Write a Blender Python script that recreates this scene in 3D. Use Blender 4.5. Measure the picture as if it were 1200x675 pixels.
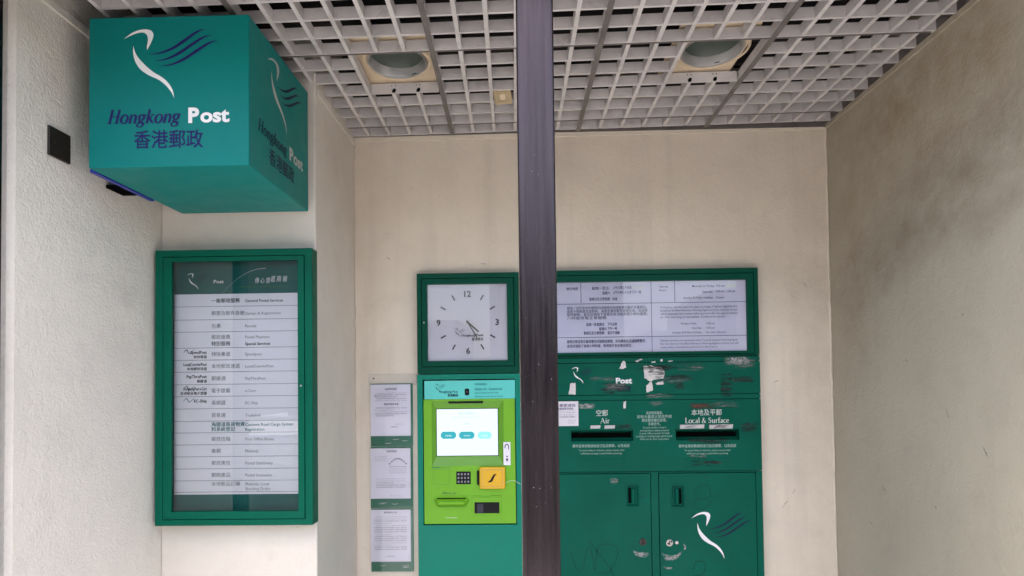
import bpy, bmesh, math, random
from mathutils import Vector, Matrix
random.seed(7)
for o in list(bpy.data.objects):
    bpy.data.objects.remove(o)
SC = bpy.context.scene
COL = SC.collection
R = math.radians

# ------------------------------------------------------------------ camera
EYE = Vector((0.0, 0.0, 1.5))
YAW, PITCH, ROLL, FPX, CYP = 0.02121, 0.02393, -0.01231, 700.0, 429.57
fwd = Vector((-math.sin(YAW) * math.cos(PITCH), math.cos(YAW) * math.cos(PITCH), math.sin(PITCH)))
rt0 = Vector((math.cos(YAW), math.sin(YAW), 0.0))
up0 = rt0.cross(fwd)
rt = rt0 * math.cos(ROLL) + up0 * math.sin(ROLL)
up = up0 * math.cos(ROLL) - rt0 * math.sin(ROLL)
cd = bpy.data.cameras.new('camera')
cam = bpy.data.objects.new('camera', cd)
COL.objects.link(cam)
cd.sensor_width = 36.0
cd.lens = 36.0 * FPX / 1200.0
cd.shift_y = (CYP - 337.5) / 1200.0
cd.clip_start, cd.clip_end = 0.05, 500.0
m3 = Matrix((rt, up, -fwd)).transposed()
cam.matrix_world = Matrix.Translation(EYE) @ m3.to_4x4()
SC.camera = cam

# ------------------------------------------------------------------ sky and sun (overcast)
SUN_EL, SUN_AZ = 72.0, 195.0            # clockwise from +y: the sun stands over the street
w = bpy.data.worlds.new('World')
SC.world = w
w.use_nodes = True
nt = w.node_tree
nt.nodes.clear()
wo = nt.nodes.new('ShaderNodeOutputWorld')
bg = nt.nodes.new('ShaderNodeBackground')
sk = nt.nodes.new('ShaderNodeTexSky')
sk.sky_type = 'NISHITA'
sk.sun_disc = False
sk.sun_elevation = R(SUN_EL)
sk.sun_rotation = R(SUN_AZ)
sk.air_density, sk.dust_density, sk.ozone_density = 1.0, 6.0, 1.0
bg.inputs['Strength'].default_value = 0.15
nt.links.new(sk.outputs[0], bg.inputs['Color'])
nt.links.new(bg.outputs[0], wo.inputs['Surface'])
sl = bpy.data.lights.new('sun', 'SUN')
sun = bpy.data.objects.new('sun', sl)
COL.objects.link(sun)
sl.energy = 1.3
sl.angle = R(14)
sl.color = (1.0, 0.97, 0.93)
sd = Vector((math.sin(R(SUN_AZ)) * math.cos(R(SUN_EL)), math.cos(R(SUN_AZ)) * math.cos(R(SUN_EL)), math.sin(R(SUN_EL))))
sun.rotation_euler = sd.to_track_quat('Z', 'Y').to_euler()
sun.location = sd * 20
SC.view_settings.view_transform = 'Standard'
SC.view_settings.look = 'None'
SC.view_settings.exposure = 1.95
SC.view_settings.gamma = 1.0
SC.view_settings.use_curve_mapping = False
SC.cycles.max_bounces = 8
SC.cycles.diffuse_bounces = 5
SC.cycles.transparent_max_bounces = 12

# ------------------------------------------------------------------ materials
def newmat(name):
    m = bpy.data.materials.new(name)
    m.use_nodes = True
    t = m.node_tree
    t.nodes.clear()
    out = t.nodes.new('ShaderNodeOutputMaterial')
    return m, t, out

def N(t, kind, **kw):
    n = t.nodes.new(kind)
    for k, v in kw.items():
        if k in n.inputs.keys():
            n.inputs[k].default_value = v
        else:
            setattr(n, k, v)
    return n

def L(t, a, b):
    t.links.new(a, b)

def ramp(t, src, p0, p1, c0=(0, 0, 0, 1), c1=(1, 1, 1, 1)):
    r = t.nodes.new('ShaderNodeValToRGB')
    r.color_ramp.elements[0].position, r.color_ramp.elements[1].position = p0, p1
    r.color_ramp.elements[0].color, r.color_ramp.elements[1].color = c0, c1
    L(t, src, r.inputs[0])
    return r.outputs[0]

def mix(t, fac, a, b, mode='MIX'):
    n = t.nodes.new('ShaderNodeMix')
    n.data_type = 'RGBA'
    n.blend_type = mode
    if isinstance(fac, (int, float)):
        n.inputs[0].default_value = fac
    else:
        L(t, fac, n.inputs[0])
    for k, v in ((6, a), (7, b)):
        if isinstance(v, tuple):
            n.inputs[k].default_value = v if len(v) == 4 else (*v, 1)
        else:
            L(t, v, n.inputs[k])
    return n.outputs[2]

def math_(t, op, a, b=0.0):
    n = t.nodes.new('ShaderNodeMath')
    n.operation = op
    for k, v in ((0, a), (1, b)):
        if isinstance(v, (int, float)):
            n.inputs[k].default_value = v
        else:
            L(t, v, n.inputs[k])
    return n.outputs[0]

def noise(t, vec, scale, detail=4.0, rough=0.55, dist=0.0):
    n = N(t, 'ShaderNodeTexNoise', Scale=scale, Detail=detail, Roughness=rough, Distortion=dist)
    L(t, vec, n.inputs['Vector'])
    return n.outputs['Fac']

def paint(name, col, rough=0.45, metal=0.0, var=0.12, vscale=6.0, bump=0.0, bscale=300.0, spec=0.5, dirt=0.0, dirtcol=(0.05, 0.045, 0.035), coat=0.0, stretch=None):
    """painted, plastic, paper or metal surface: base colour with slight wear variation"""
    m, t, out = newmat(name)
    p = N(t, 'ShaderNodeBsdfPrincipled', Metallic=metal)
    p.inputs['Specular IOR Level'].default_value = spec
    p.inputs['Coat Weight'].default_value = coat
    g = N(t, 'ShaderNodeNewGeometry')
    pos = g.outputs['Position']
    if stretch:
        mp = N(t, 'ShaderNodeMapping')
        mp.inputs['Scale'].default_value = stretch
        L(t, pos, mp.inputs[0])
        pos = mp.outputs[0]
    f = noise(t, pos, vscale, 6.0, 0.6)
    lo = tuple(c * (1 - var) for c in col)
    hi = tuple(min(1.0, c * (1 + var)) for c in col)
    c = ramp(t, f, 0.3, 0.7, (*lo, 1), (*hi, 1))
    if dirt:
        d = ramp(t, noise(t, g.outputs['Position'], vscale * 2.3, 8.0, 0.7, 0.6), 0.55, 0.8)
        c = mix(t, math_(t, 'MULTIPLY', d, dirt), c, dirtcol)
    L(t, c, p.inputs['Base Color'])
    rr = ramp(t, noise(t, pos, vscale * (1.7 if stretch else 4), 4.0), 0.3, 0.7,
              (max(0.02, rough - 0.07),) * 3 + (1,), (min(1, rough + 0.07),) * 3 + (1,))
    L(t, rr, p.inputs['Roughness'])
    if bump:
        b = N(t, 'ShaderNodeBump', Strength=bump, Distance=0.002)
        L(t, noise(t, g.outputs['Position'], bscale, 3.0), b.inputs['Height'])
        L(t, b.outputs[0], p.inputs['Normal'])
    L(t, p.outputs[0], out.inputs[0])
    return m

def flat(name, col, rough=0.6, spec=0.12):
    return paint(name, col, rough, 0.0, 0.04, 20.0, spec=spec)

def emit(name, col, s):
    m, t, out = newmat(name)
    e = N(t, 'ShaderNodeEmission', Strength=s)
    e.inputs['Color'].default_value = (*col, 1)
    L(t, e.outputs[0], out.inputs[0])
    return m

def glass(name, tint=(1, 1, 1), refl=1.0, rough=0.0):
    m, t, out = newmat(name)
    tr = N(t, 'ShaderNodeBsdfTransparent')
    tr.inputs[0].default_value = (*tint, 1)
    gl = N(t, 'ShaderNodeBsdfGlossy', Roughness=rough)
    fr = N(t, 'ShaderNodeFresnel', IOR=1.5)
    ms = N(t, 'ShaderNodeMixShader')
    L(t, math_(t, 'MULTIPLY', fr.outputs[0], refl), ms.inputs[0])
    L(t, tr.outputs[0], ms.inputs[1])
    L(t, gl.outputs[0], ms.inputs[2])
    L(t, ms.outputs[0], out.inputs[0])
    return m

def smear(name, col, cover=0.5, scale=(60, 60, 60), rough=0.7, soft=0.08, top=1.0):
    """thin dirty film with ragged holes (scuffs, paste, faded marks): UV fades the patch to nothing at its border"""
    m, t, out = newmat(name)
    p = N(t, 'ShaderNodeBsdfPrincipled', Roughness=rough)
    g = N(t, 'ShaderNodeNewGeometry')
    mp = N(t, 'ShaderNodeMapping')
    mp.inputs['Scale'].default_value = scale
    L(t, g.outputs['Position'], mp.inputs[0])
    f = noise(t, mp.outputs[0], 1.0, 8.0, 0.72, 0.8)
    p.inputs['Base Color'].default_value = (*col, 1)
    uv = N(t, 'ShaderNodeUVMap')
    sx = N(t, 'ShaderNodeSeparateXYZ')
    L(t, uv.outputs[0], sx.inputs[0])
    def bell(a):
        return math_(t, 'SUBTRACT', 1.0, math_(t, 'POWER', math_(t, 'ABSOLUTE', math_(t, 'SUBTRACT', math_(t, 'MULTIPLY', a, 2.0), 1.0)), 4.0))
    e = math_(t, 'MULTIPLY', bell(sx.outputs[0]), bell(sx.outputs[1]))
    v = math_(t, 'ADD', f, math_(t, 'MULTIPLY', math_(t, 'SUBTRACT', e, 1.0), 0.45))
    a = ramp(t, v, 0.62 - cover * 0.4, 0.62 - cover * 0.4 + soft)
    L(t, math_(t, 'MULTIPLY', a, top), p.inputs['Alpha'])
    L(t, p.outputs[0], out.inputs[0])
    return m

def stucco(name, col, stains=(), rough_bump=0.35, streak=0.0, tint2=None):
    """trowelled, painted cement wall; stains (grime and painted-in shade) = list of (centre, radii, angle, strength, colour) in the wall's own plane axes"""
    m, t, out = newmat(name)
    p = N(t, 'ShaderNodeBsdfPrincipled', Roughness=0.88)
    p.inputs['Specular IOR Level'].default_value = 0.2
    g = N(t, 'ShaderNodeNewGeometry')
    P = g.outputs['Position']
    c = ramp(t, noise(t, P, 1.3, 6.0, 0.6, 0.4), 0.3, 0.72, tuple(x * 0.90 for x in col) + (1,), tuple(min(1, x * 1.06) for x in col) + (1,))
    c = mix(t, ramp(t, noise(t, P, 9.0, 6.0, 0.65, 0.3), 0.52, 0.8, (0, 0, 0, 1), (0.3, 0.3, 0.3, 1)), c, tuple(x * 0.72 for x in col))
    if tint2:
        c = mix(t, ramp(t, noise(t, P, 0.8, 3.0), 0.4, 0.65, (0, 0, 0, 1), (0.5, 0.5, 0.5, 1)), c, tint2)
    # fine specks of dirt
    v = N(t, 'ShaderNodeTexVoronoi', Scale=26.0)
    L(t, P, v.inputs['Vector'])
    c = mix(t, ramp(t, v.outputs['Distance'], 0.03, 0.075, (0.55, 0.55, 0.55, 1), (0, 0, 0, 1)), c, tuple(x * 0.45 for x in col))
    if streak:
        mp = N(t, 'ShaderNodeMapping')
        mp.inputs['Scale'].default_value = (14, 14, 0.8)
        L(t, P, mp.inputs[0])
        c = mix(t, math_(t, 'MULTIPLY', ramp(t, noise(t, mp.outputs[0], 1.0, 5.0), 0.5, 0.8), streak), c, tuple(x * 0.6 for x in col))
    for (ctr, rad, ang, stg, sc) in stains:
        mp = N(t, 'ShaderNodeMapping', vector_type='TEXTURE')
        mp.inputs['Location'].default_value = ctr
        mp.inputs['Rotation'].default_value = ang
        mp.inputs['Scale'].default_value = rad
        nz = N(t, 'ShaderNodeTexNoise', Scale=3.0, Detail=5.0, Roughness=0.6)
        L(t, P, nz.inputs['Vector'])
        jit = N(t, 'ShaderNodeVectorMath', operation='MULTIPLY_ADD')
        L(t, nz.outputs['Color'], jit.inputs[0])
        jit.inputs[1].default_value = (0.22, 0.22, 0.22)
        jit.inputs[2].default_value = (-0.11, -0.11, -0.11)
        ad = N(t, 'ShaderNodeVectorMath', operation='ADD')
        L(t, P, ad.inputs[0])
        L(t, jit.outputs[0], ad.inputs[1])
        L(t, ad.outputs[0], mp.inputs[0])
        ln = N(t, 'ShaderNodeVectorMath', operation='LENGTH')
        L(t, mp.outputs[0], ln.inputs[0])
        a = ramp(t, ln.outputs['Value'], 0.15, 1.0, (1, 1, 1, 1), (0, 0, 0, 1))
        a = math_(t, 'MULTIPLY', a, ramp(t, noise(t, P, 7.0, 7.0, 0.65), 0.25, 0.7, (0.15, 0.15, 0.15, 1), (1, 1, 1, 1)))
        a = math_(t, 'MULTIPLY', a, ramp(t, noise(t, P, 2.6, 6.0, 0.6, 0.5), 0.3, 0.62, (0.45, 0.45, 0.45, 1), (1, 1, 1, 1)))
        c = mix(t, math_(t, 'MULTIPLY', a, stg), c, sc)
    L(t, c, p.inputs['Base Color'])
    h = math_(t, 'ADD', math_(t, 'MULTIPLY', noise(t, P, 120.0, 3.0, 0.6, 0.3), 0.9), math_(t, 'MULTIPLY', noise(t, P, 34.0, 3.0, 0.5, 0.5), 0.8))
    b = N(t, 'ShaderNodeBump', Strength=rough_bump, Distance=0.006)
    L(t, h, b.inputs['Height'])
    L(t, b.outputs[0], p.inputs['Normal'])
    L(t, p.outputs[0], out.inputs[0])
    return m

M = {}
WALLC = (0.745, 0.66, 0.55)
DIRT = (0.14, 0.10, 0.065)
M['rear'] = stucco('rear_stucco', WALLC, [((0.0, 2.8, 2.75), (2.2, 1, 0.55), (0, 0, 0), 0.38, (0.36, 0.285, 0.20)),  # top band and corner strips: grime with corner shade painted in
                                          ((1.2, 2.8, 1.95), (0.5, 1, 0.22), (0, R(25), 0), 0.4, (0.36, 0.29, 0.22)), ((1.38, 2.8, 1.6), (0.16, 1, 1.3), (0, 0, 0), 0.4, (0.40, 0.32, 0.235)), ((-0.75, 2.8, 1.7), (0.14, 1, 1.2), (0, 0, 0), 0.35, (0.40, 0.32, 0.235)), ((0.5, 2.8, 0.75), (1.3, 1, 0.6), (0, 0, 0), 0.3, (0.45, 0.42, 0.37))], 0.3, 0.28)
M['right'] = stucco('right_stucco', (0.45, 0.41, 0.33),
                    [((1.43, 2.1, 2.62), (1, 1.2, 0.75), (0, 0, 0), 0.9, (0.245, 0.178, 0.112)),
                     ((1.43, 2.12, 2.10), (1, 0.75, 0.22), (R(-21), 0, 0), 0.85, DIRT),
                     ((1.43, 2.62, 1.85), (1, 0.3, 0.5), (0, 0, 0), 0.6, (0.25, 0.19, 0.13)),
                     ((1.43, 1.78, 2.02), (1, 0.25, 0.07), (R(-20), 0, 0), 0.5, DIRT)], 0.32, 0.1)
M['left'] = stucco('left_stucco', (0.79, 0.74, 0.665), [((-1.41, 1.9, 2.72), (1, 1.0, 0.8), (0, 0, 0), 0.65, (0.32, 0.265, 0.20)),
                                                       ((-1.41, 2.1, 1.85), (1, 0.32, 0.5), (0, 0, 0), 0.45, (0.35, 0.31, 0.27))], 0.75)
M['pier'] = stucco('pier_stucco', (0.70, 0.645, 0.575), [((-1.1, 2.3, 2.35), (0.5, 1, 0.35), (0, 0, 0), 0.3, (0.36, 0.30, 0.24)),
                                                       ((-0.8, 2.6, 2.4), (1, 0.35, 0.7), (0, 0, 0), 0.3, (0.36, 0.30, 0.23))], 0.3)
M['caulk'] = stucco('corner_caulk', (0.72, 0.64, 0.53), [], 0.6)
M['louvre'] = paint('louvre_enamel', (0.54, 0.505, 0.49), 0.6, 0, 0.16, 5.0, dirt=0.6, dirtcol=(0.2, 0.165, 0.14))
M['runner'] = paint('runner_metal', (0.17, 0.15, 0.14), 0.5, 0.3, 0.25, 9.0)
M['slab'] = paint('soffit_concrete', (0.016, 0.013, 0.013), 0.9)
M['concrete'] = paint('facade_concrete', (0.35, 0.33, 0.30), 0.85, bump=0.3, bscale=60)
M['post'] = paint('post_paint', (0.058, 0.047, 0.051), 0.26, 1.0, 0.22, 1.0, stretch=(60, 60, 2.2))
M['chip'] = flat('bare_chip', (0.45, 0.43, 0.42))
M['teal'] = paint('sign_teal', (0.003, 0.180, 0.165), 0.45, 0, 0.06, 3.0, spec=0.15, dirt=0.12, dirtcol=(0.01, 0.07, 0.06))
M['navy'] = flat('print_navy', (0.018, 0.016, 0.11), 0.5)
M['inkblue'] = flat('print_ink_blue', (0.03, 0.025, 0.13), 0.6)
M['darknavy'] = flat('print_dark_navy', (0.012, 0.02, 0.05), 0.5)
M['white'] = flat('print_white', (0.80, 0.80, 0.80), 0.5)
M['bracket'] = paint('bracket_blue', (0.012, 0.02, 0.25), 0.4)
M['black'] = flat('black_plastic', (0.012, 0.012, 0.013), 0.4)
M['wallmark'] = smear('wall_scratch', (0.16, 0.14, 0.12), 0.75, (120, 120, 120), soft=0.3, top=0.6)
M['void'] = flat('dark_gap', (0.004, 0.004, 0.004), 0.9, 0.0)
M['brown'] = paint('plate_brown', (0.022, 0.016, 0.013), 0.4)
M['green'] = paint('cabinet_green', (0.001, 0.098, 0.058), 0.4, 0, 0.10, 5.0, spec=0.10)
M['greend'] = paint('case_green', (0.001, 0.064, 0.038), 0.4, 0, 0.12, 5.0, spec=0.09, dirt=0.15, dirtcol=(0.01, 0.03, 0.02))
M['postgreen'] = paint('posting_green', (0.001, 0.092, 0.060), 0.40, 0, 0.14, 4.0, spec=0.10, dirt=0.30, dirtcol=(0.012, 0.05, 0.036))
M['headerteal'] = paint('header_teal', (0.006, 0.110, 0.098), 0.5, spec=0.15)
M['kioskteal'] = paint('kiosk_teal', (0.003, 0.20, 0.135), 0.36, 0, 0.05, 3.0, spec=0.2)
M['lime'] = paint('kiosk_lime', (0.165, 0.43, 0.022), 0.38, 0, 0.05, 5.0, spec=0.3)
M['limed'] = paint('kiosk_lime_dark', (0.12, 0.33, 0.02), 0.38, 0, 0.05, 5.0)
M['cyan'] = paint('kiosk_cyan', (0.10, 0.58, 0.52), 0.4, 0, 0.04)
M['yellow'] = paint('reader_yellow', (0.74, 0.42, 0.008), 0.35, 0, 0.04, coat=0.3)
M['paper'] = paint('paper_white', (0.82, 0.79, 0.86), 0.7, 0, 0.03, 4.0, spec=0.2)
M['sheet'] = paint('sheet_white', (0.84, 0.82, 0.87), 0.6, 0, 0.03, 3.0, spec=0.3)
M['dial'] = paint('dial_white', (0.76, 0.72, 0.79), 0.6, 0, 0.03, 3.0, spec=0.3)
M['grey'] = flat('print_grey', (0.27, 0.28, 0.30))
M['ink'] = flat('print_ink', (0.055, 0.055, 0.07))
M['tealink'] = flat('print_teal', (0.02, 0.17, 0.17))
M['limeink'] = flat('print_lime', (0.08, 0.22, 0.06))
M['chrome'] = paint('chrome', (0.58, 0.57, 0.56), 0.40, 1.0, 0.04, 1.5)
M['steel'] = paint('steel', (0.45, 0.43, 0.42), 0.35, 1.0, 0.1, 30)
M['cream'] = paint('fitting_cream', (0.62, 0.49, 0.345), 0.5, 0, 0.06, 8.0, dirt=0.2, dirtcol=(0.3, 0.22, 0.14))
M['tan'] = paint('aged_plastic', (0.40, 0.31, 0.18), 0.5, 0, 0.15, 40)
M['lens'] = paint('lamp_lens', (0.055, 0.07, 0.06), 0.4, 0, 0.08, 3, spec=0.2)
M['glass'] = glass('cabinet_glass', (0.97, 0.99, 0.98), 1.9)
M['film'] = glass('clear_sleeve', (0.99, 0.99, 0.99), 1.2, 0.08)
M['acrylic'] = paint('old_tape', (0.55, 0.50, 0.42), 0.35, 0, 0.08, 10)
M['timetable'] = paint('timetable_paper', (0.78, 0.745, 0.89), 0.6, 0, 0.03, 4.0, spec=0.2)
M['noticegreen'] = paint('notice_green', (0.02, 0.17, 0.10), 0.45, 0, 0.06)
M['screen'] = emit('screen_white', (0.80, 0.95, 1.0), 0.31)
M['button'] = emit('screen_button', (0.06, 0.46, 0.54), 0.28)
M['buttonlight'] = emit('screen_button_light', (0.25, 0.66, 0.70), 0.42)
M['screenink'] = emit('screen_ink', (0.35, 0.45, 0.5), 0.4)
M['pavement'] = paint('pavement_concrete', (0.46, 0.455, 0.45), 0.85, 0, 0.15, 3.0, bump=0.4, bscale=80)
M['floor'] = paint('recess_floor', (0.17, 0.165, 0.16), 0.7, 0, 0.15, 4.0)
M['asphalt'] = paint('asphalt', (0.06, 0.06, 0.062), 0.85, 0, 0.2, 5.0, bump=0.5, bscale=150)
M['marking'] = flat('road_paint', (0.7, 0.7, 0.68))
M['facade'] = paint('street_facade', (0.20, 0.19, 0.18), 0.8, 0, 0.12, 0.6)
M['pane'] = paint('window_pane', (0.03, 0.04, 0.05), 0.1, 0, 0.1)
M['dimwhite'] = flat('shaded_white_print', (0.42, 0.44, 0.43))  # white print darkened to paint in shade on the sign's side face
M['oldlabel'] = paint('dull_label', (0.50, 0.49, 0.48), 0.6, 0, 0.15, 30, dirt=0.6)
M['torn'] = paint('torn_paper_white', (0.60, 0.58, 0.57), 0.75, 0, 0.12, 40, dirt=0.75, dirtcol=(0.16, 0.15, 0.14))
M['torn2'] = paint('sticker_paper', (0.66, 0.63, 0.68), 0.6, 0, 0.04, 6)
M['offwhite'] = flat('worn_white_print', (0.60, 0.64, 0.61))
M['printpale'] = flat('faded_white_print', (0.33, 0.45, 0.40))
M['residue'] = smear('paste_residue', (0.42, 0.42, 0.41), 0.75, (60, 60, 110), soft=0.3, top=0.75)
M['scuffgrey'] = smear('grey_scuff', (0.20, 0.21, 0.20), 0.42, (20, 20, 190), soft=0.14, top=0.65)
M['scuffdark'] = smear('dark_scuff', (0.008, 0.018, 0.014), 0.5, (18, 18, 120), soft=0.15, top=0.85)
M['rust'] = smear('rust_scuff', (0.11, 0.03, 0.018), 0.45, (24, 24, 160), soft=0.15, top=0.85)
M['ghost'] = flat('scrubbed_graffiti', (0.002, 0.068, 0.045), 0.5)
M['ghostlight'] = flat('faded_print', (0.02, 0.19, 0.13), 0.5)

# ------------------------------------------------------------------ geometry helpers
def F_wall(Y):                # plane facing the street: u = x, v = z, w = out of the wall
    return lambda u, v, w: (u, Y - w, v)
def F_side(X):                # plane facing +x: u = y, v = z
    return lambda u, v, w: (X + w, u, v)
def F_world():
    return lambda u, v, w: (u, v, w)

_tc = {}
def glyphs(s, bold, res):
    k = (s, bold, res)
    if k not in _tc:
        c = bpy.data.curves.new('t', 'FONT')
        c.body, c.size, c.resolution_u, c.offset = s, 1.0, res, bold
        o = bpy.data.objects.new('t', c)
        me = bpy.data.meshes.new_from_object(o)
        _tc[k] = ([(v.co.x, v.co.y) for v in me.vertices], [tuple(p.vertices) for p in me.polygons])
        bpy.data.objects.remove(o)
        bpy.data.meshes.remove(me)
        bpy.data.curves.remove(c)
    return _tc[k]

def smoothline(pts, n=6):
    """Catmull-Rom through the points; extra components are interpolated too"""
    if len(pts) < 3:
        return [tuple(p) for p in pts]
    out = []
    P = [tuple(pts[0])] + [tuple(p) for p in pts] + [tuple(pts[-1])]
    for i in range(1, len(P) - 2):
        for k in range(n):
            t = k / n
            q = []
            for a, b, c, d in zip(P[i - 1], P[i], P[i + 1], P[i + 2]):
                q.append(0.5 * ((2 * b) + (-a + c) * t + (2 * a - 5 * b + 4 * c - d) * t * t + (-a + 3 * b - 3 * c + d) * t ** 3))
            out.append(tuple(q))
    out.append(tuple(pts[-1]))
    return out

class MB:
    def __init__(s, frame=None):
        s.V, s.F, s.I, s.mats, s.fr, s.uv = [], [], [], [], frame or F_world(), {}
    def mi(s, m):
        if m not in s.mats:
            s.mats.append(m)
        return s.mats.index(m)
    def add(s, vs, fs, m):
        b = len(s.V)
        s.V += [s.fr(*v) for v in vs]
        i = s.mi(m)
        for f in fs:
            s.F.append([b + k for k in f])
            s.I.append(i)
    def box(s, u0, u1, v0, v1, w0, w1, m):
        vs = [(u, v, w) for w in (w0, w1) for v in (v0, v1) for u in (u0, u1)]
        s.add(vs, [(0, 2, 3, 1), (4, 5, 7, 6), (0, 1, 5, 4), (2, 6, 7, 3), (0, 4, 6, 2), (1, 3, 7, 5)], m)
    def ring(s, o, i, w0, w1, m):
        def c(r):
            return [(r[0], r[2]), (r[1], r[2]), (r[1], r[3]), (r[0], r[3])]
        vs = [(u, v, w) for w in (w0, w1) for r in (o, i) for (u, v) in c(r)]
        fs = []
        for k in range(4):
            n = (k + 1) % 4
            fs += [(k, n, 4 + n, 4 + k), (8 + k, 12 + k, 12 + n, 8 + n), (k, 8 + k, 8 + n, n), (4 + k, 4 + n, 12 + n, 12 + k)]
        s.add(vs, fs, m)
    def rect(s, u0, u1, v0, v1, w, m, uv=False):
        if uv:
            for k, q in enumerate(((0, 0), (1, 0), (1, 1), (0, 1))):
                s.uv[len(s.V) + k] = q
        s.add([(u0, v0, w), (u1, v0, w), (u1, v1, w), (u0, v1, w)], [(0, 1, 2, 3)], m)
    def poly(s, pts, w, m):
        s.add([(u, v, w) for u, v in pts], [tuple(range(len(pts)))], m)
    def prism(s, pts, w0, w1, m):
        n = len(pts)
        vs = [(u, v, w0) for u, v in pts] + [(u, v, w1) for u, v in pts]
        s.add(vs, [tuple(range(n)), tuple(range(2 * n - 1, n - 1, -1))] + [(k, (k + 1) % n, n + (k + 1) % n, n + k) for k in range(n)], m)
    def stroke(s, pts, w, m, closed=False, n=6, uv=False):
        """pts: (u, v, width)"""
        q = smoothline(list(pts) + ([pts[0]] if closed else []), n)
        vs = []
        for k, (u, v, d) in enumerate(q):
            a, b = q[max(0, k - 1)], q[min(len(q) - 1, k + 1)]
            if closed and k in (0, len(q) - 1):
                a, b = q[-2], q[1]
            tx, ty = b[0] - a[0], b[1] - a[1]
            l = math.hypot(tx, ty) or 1
            vs += [(u - ty / l * d / 2, v + tx / l * d / 2, w), (u + ty / l * d / 2, v - tx / l * d / 2, w)]
        if uv:
            for k in range(len(q)):
                s.uv[len(s.V) + 2 * k] = (k / (len(q) - 1), 0.0)
                s.uv[len(s.V) + 2 * k + 1] = (k / (len(q) - 1), 1.0)
        s.add(vs, [(2 * k, 2 * k + 1, 2 * k + 3, 2 * k + 2) for k in range(len(q) - 1)], m)
    def disc(s, cu, cv, r, w, m, n=24, sv=1.0):
        s.poly([(cu + r * math.cos(2 * math.pi * k / n), cv + sv * r * math.sin(2 * math.pi * k / n)) for k in range(n)], w, m)
    def lathe(s, cu, cv, prof, m, n=40):
        """prof: (radius, w)"""
        vs = [(cu + r * math.cos(2 * math.pi * k / n), cv + r * math.sin(2 * math.pi * k / n), w) for (r, w) in prof for k in range(n)]
        fs = []
        for j in range(len(prof) - 1):
            for k in range(n):
                fs.append((j * n + k, j * n + (k + 1) % n, (j + 1) * n + (k + 1) % n, (j + 1) * n + k))
        s.add(vs, fs, m)
        if prof[-1][0] > 1e-6 and prof[-1][0] < 1e-3:
            pass
    def text(s, body, u, v, cap, w, m, align='l', bold=0.0, width=None, shear=0.0, res=2):
        cjk = any(ord(c) > 0x2e80 for c in body)
        vs, fs = glyphs(body, 0.0 if cjk else bold, res)
        if not vs:
            return
        k = cap / 0.70
        x0, x1 = min(a for a, b in vs), max(a for a, b in vs)
        kx = k if width is None else width / (x1 - x0)
        off = {'l': x0, 'c': (x0 + x1) / 2, 'r': x1}[align]
        s.add([(u + (a - off) * kx + shear * b * k, v + b * k, w) for a, b in vs], fs, m)
        if cjk and bold > 0:
            for e, (du, dv) in enumerate(((bold * 1.4, 0), (0, bold), (bold * 1.4, bold))):
                s.add([(u + (a + du - off) * kx + shear * b * k, v + (b + dv) * k, w + 0.00002 * (e + 1)) for a, b in vs], fs, m)
    def tube(s, pts, r, m, n=8):
        P = [Vector(p) for p in smoothline(pts, 6)]
        vs, fs = [], []
        for k, p in enumerate(P):
            t = (P[min(k + 1, len(P) - 1)] - P[max(0, k - 1)]).normalized()
            a = t.cross(Vector((0, 0, 1)) if abs(t.z) < 0.9 else Vector((1, 0, 0))).normalized()
            b = t.cross(a)
            for j in range(n):
                q = p + (a * math.cos(2 * math.pi * j / n) + b * math.sin(2 * math.pi * j / n)) * r
                vs.append(tuple(q))
        for k in range(len(P) - 1):
            for j in range(n):
                fs.append((k * n + j, k * n + (j + 1) % n, (k + 1) * n + (j + 1) % n, (k + 1) * n + j))
        s.add(vs, fs, m)
    def build(s, name, parent=None, bevel=0.0, seg=2, smooth=False, loc=None):
        org = Vector(parent['_at']) if parent is not None else Vector(loc or (0, 0, 0))
        me = bpy.data.meshes.new(name)
        me.from_pydata([tuple(Vector(v) - org) for v in s.V], [], s.F)
        for m in s.mats:
            me.materials.append(m)
        me.polygons.foreach_set('material_index', s.I)
        if s.uv:
            ul = me.uv_layers.new(name='UVMap')
            for lp in me.loops:
                ul.data[lp.index].uv = s.uv.get(lp.vertex_index, (0.5, 0.5))
        bm = bmesh.new()
        bm.from_mesh(me)
        bmesh.ops.recalc_face_normals(bm, faces=bm.faces)
        bm.to_mesh(me)
        bm.free()
        if smooth:
            me.shade_smooth()
            me.set_sharp_from_angle(angle=R(35))
        o = bpy.data.objects.new(name, me)
        COL.objects.link(o)
        if parent is not None:
            o.parent = parent
        else:
            o.location = org
        o['_at'] = tuple(org)
        if bevel:
            b = o.modifiers.new('soft_edges', 'BEVEL')
            b.width, b.segments, b.limit_method, b.angle_limit = bevel, seg, 'ANGLE', R(40)
        return o

def tag(o, label=None, cat=None, group=None, kind=None):
    for k, v in (('label', label), ('category', cat), ('group', group), ('kind', kind)):
        if v:
            o[k] = v
    return o

def thing(name, at, label, cat, group=None):
    o = bpy.data.objects.new(name, None)
    o.empty_display_size = 0.1
    o.location = at
    o['_at'] = tuple(at)
    COL.objects.link(o)
    return tag(o, label, cat, group)

# measured points of the place: where a sight line from the eye meets a wall plane
def ray(px, py):
    return rt * ((px - 600) / FPX) - up * ((py - CYP) / FPX) + fwd
def on_wall(Y):
    def f(px, py):
        d = ray(px, py)
        p = EYE + d * (Y / d.y)
        return p.x, p.z
    return f
def on_side(X):
    def f(px, py):
        d = ray(px, py)
        p = EYE + d * (X / d.x)
        return p.y, p.z
    return f
def rect_on(f, x0, y0, x1, y1):
    xm, ym = (x0 + x1) / 2, (y0 + y1) / 2
    return f(x0, ym)[0], f(x1, ym)[0], f(xm, y1)[1], f(xm, y0)[1]

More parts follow.
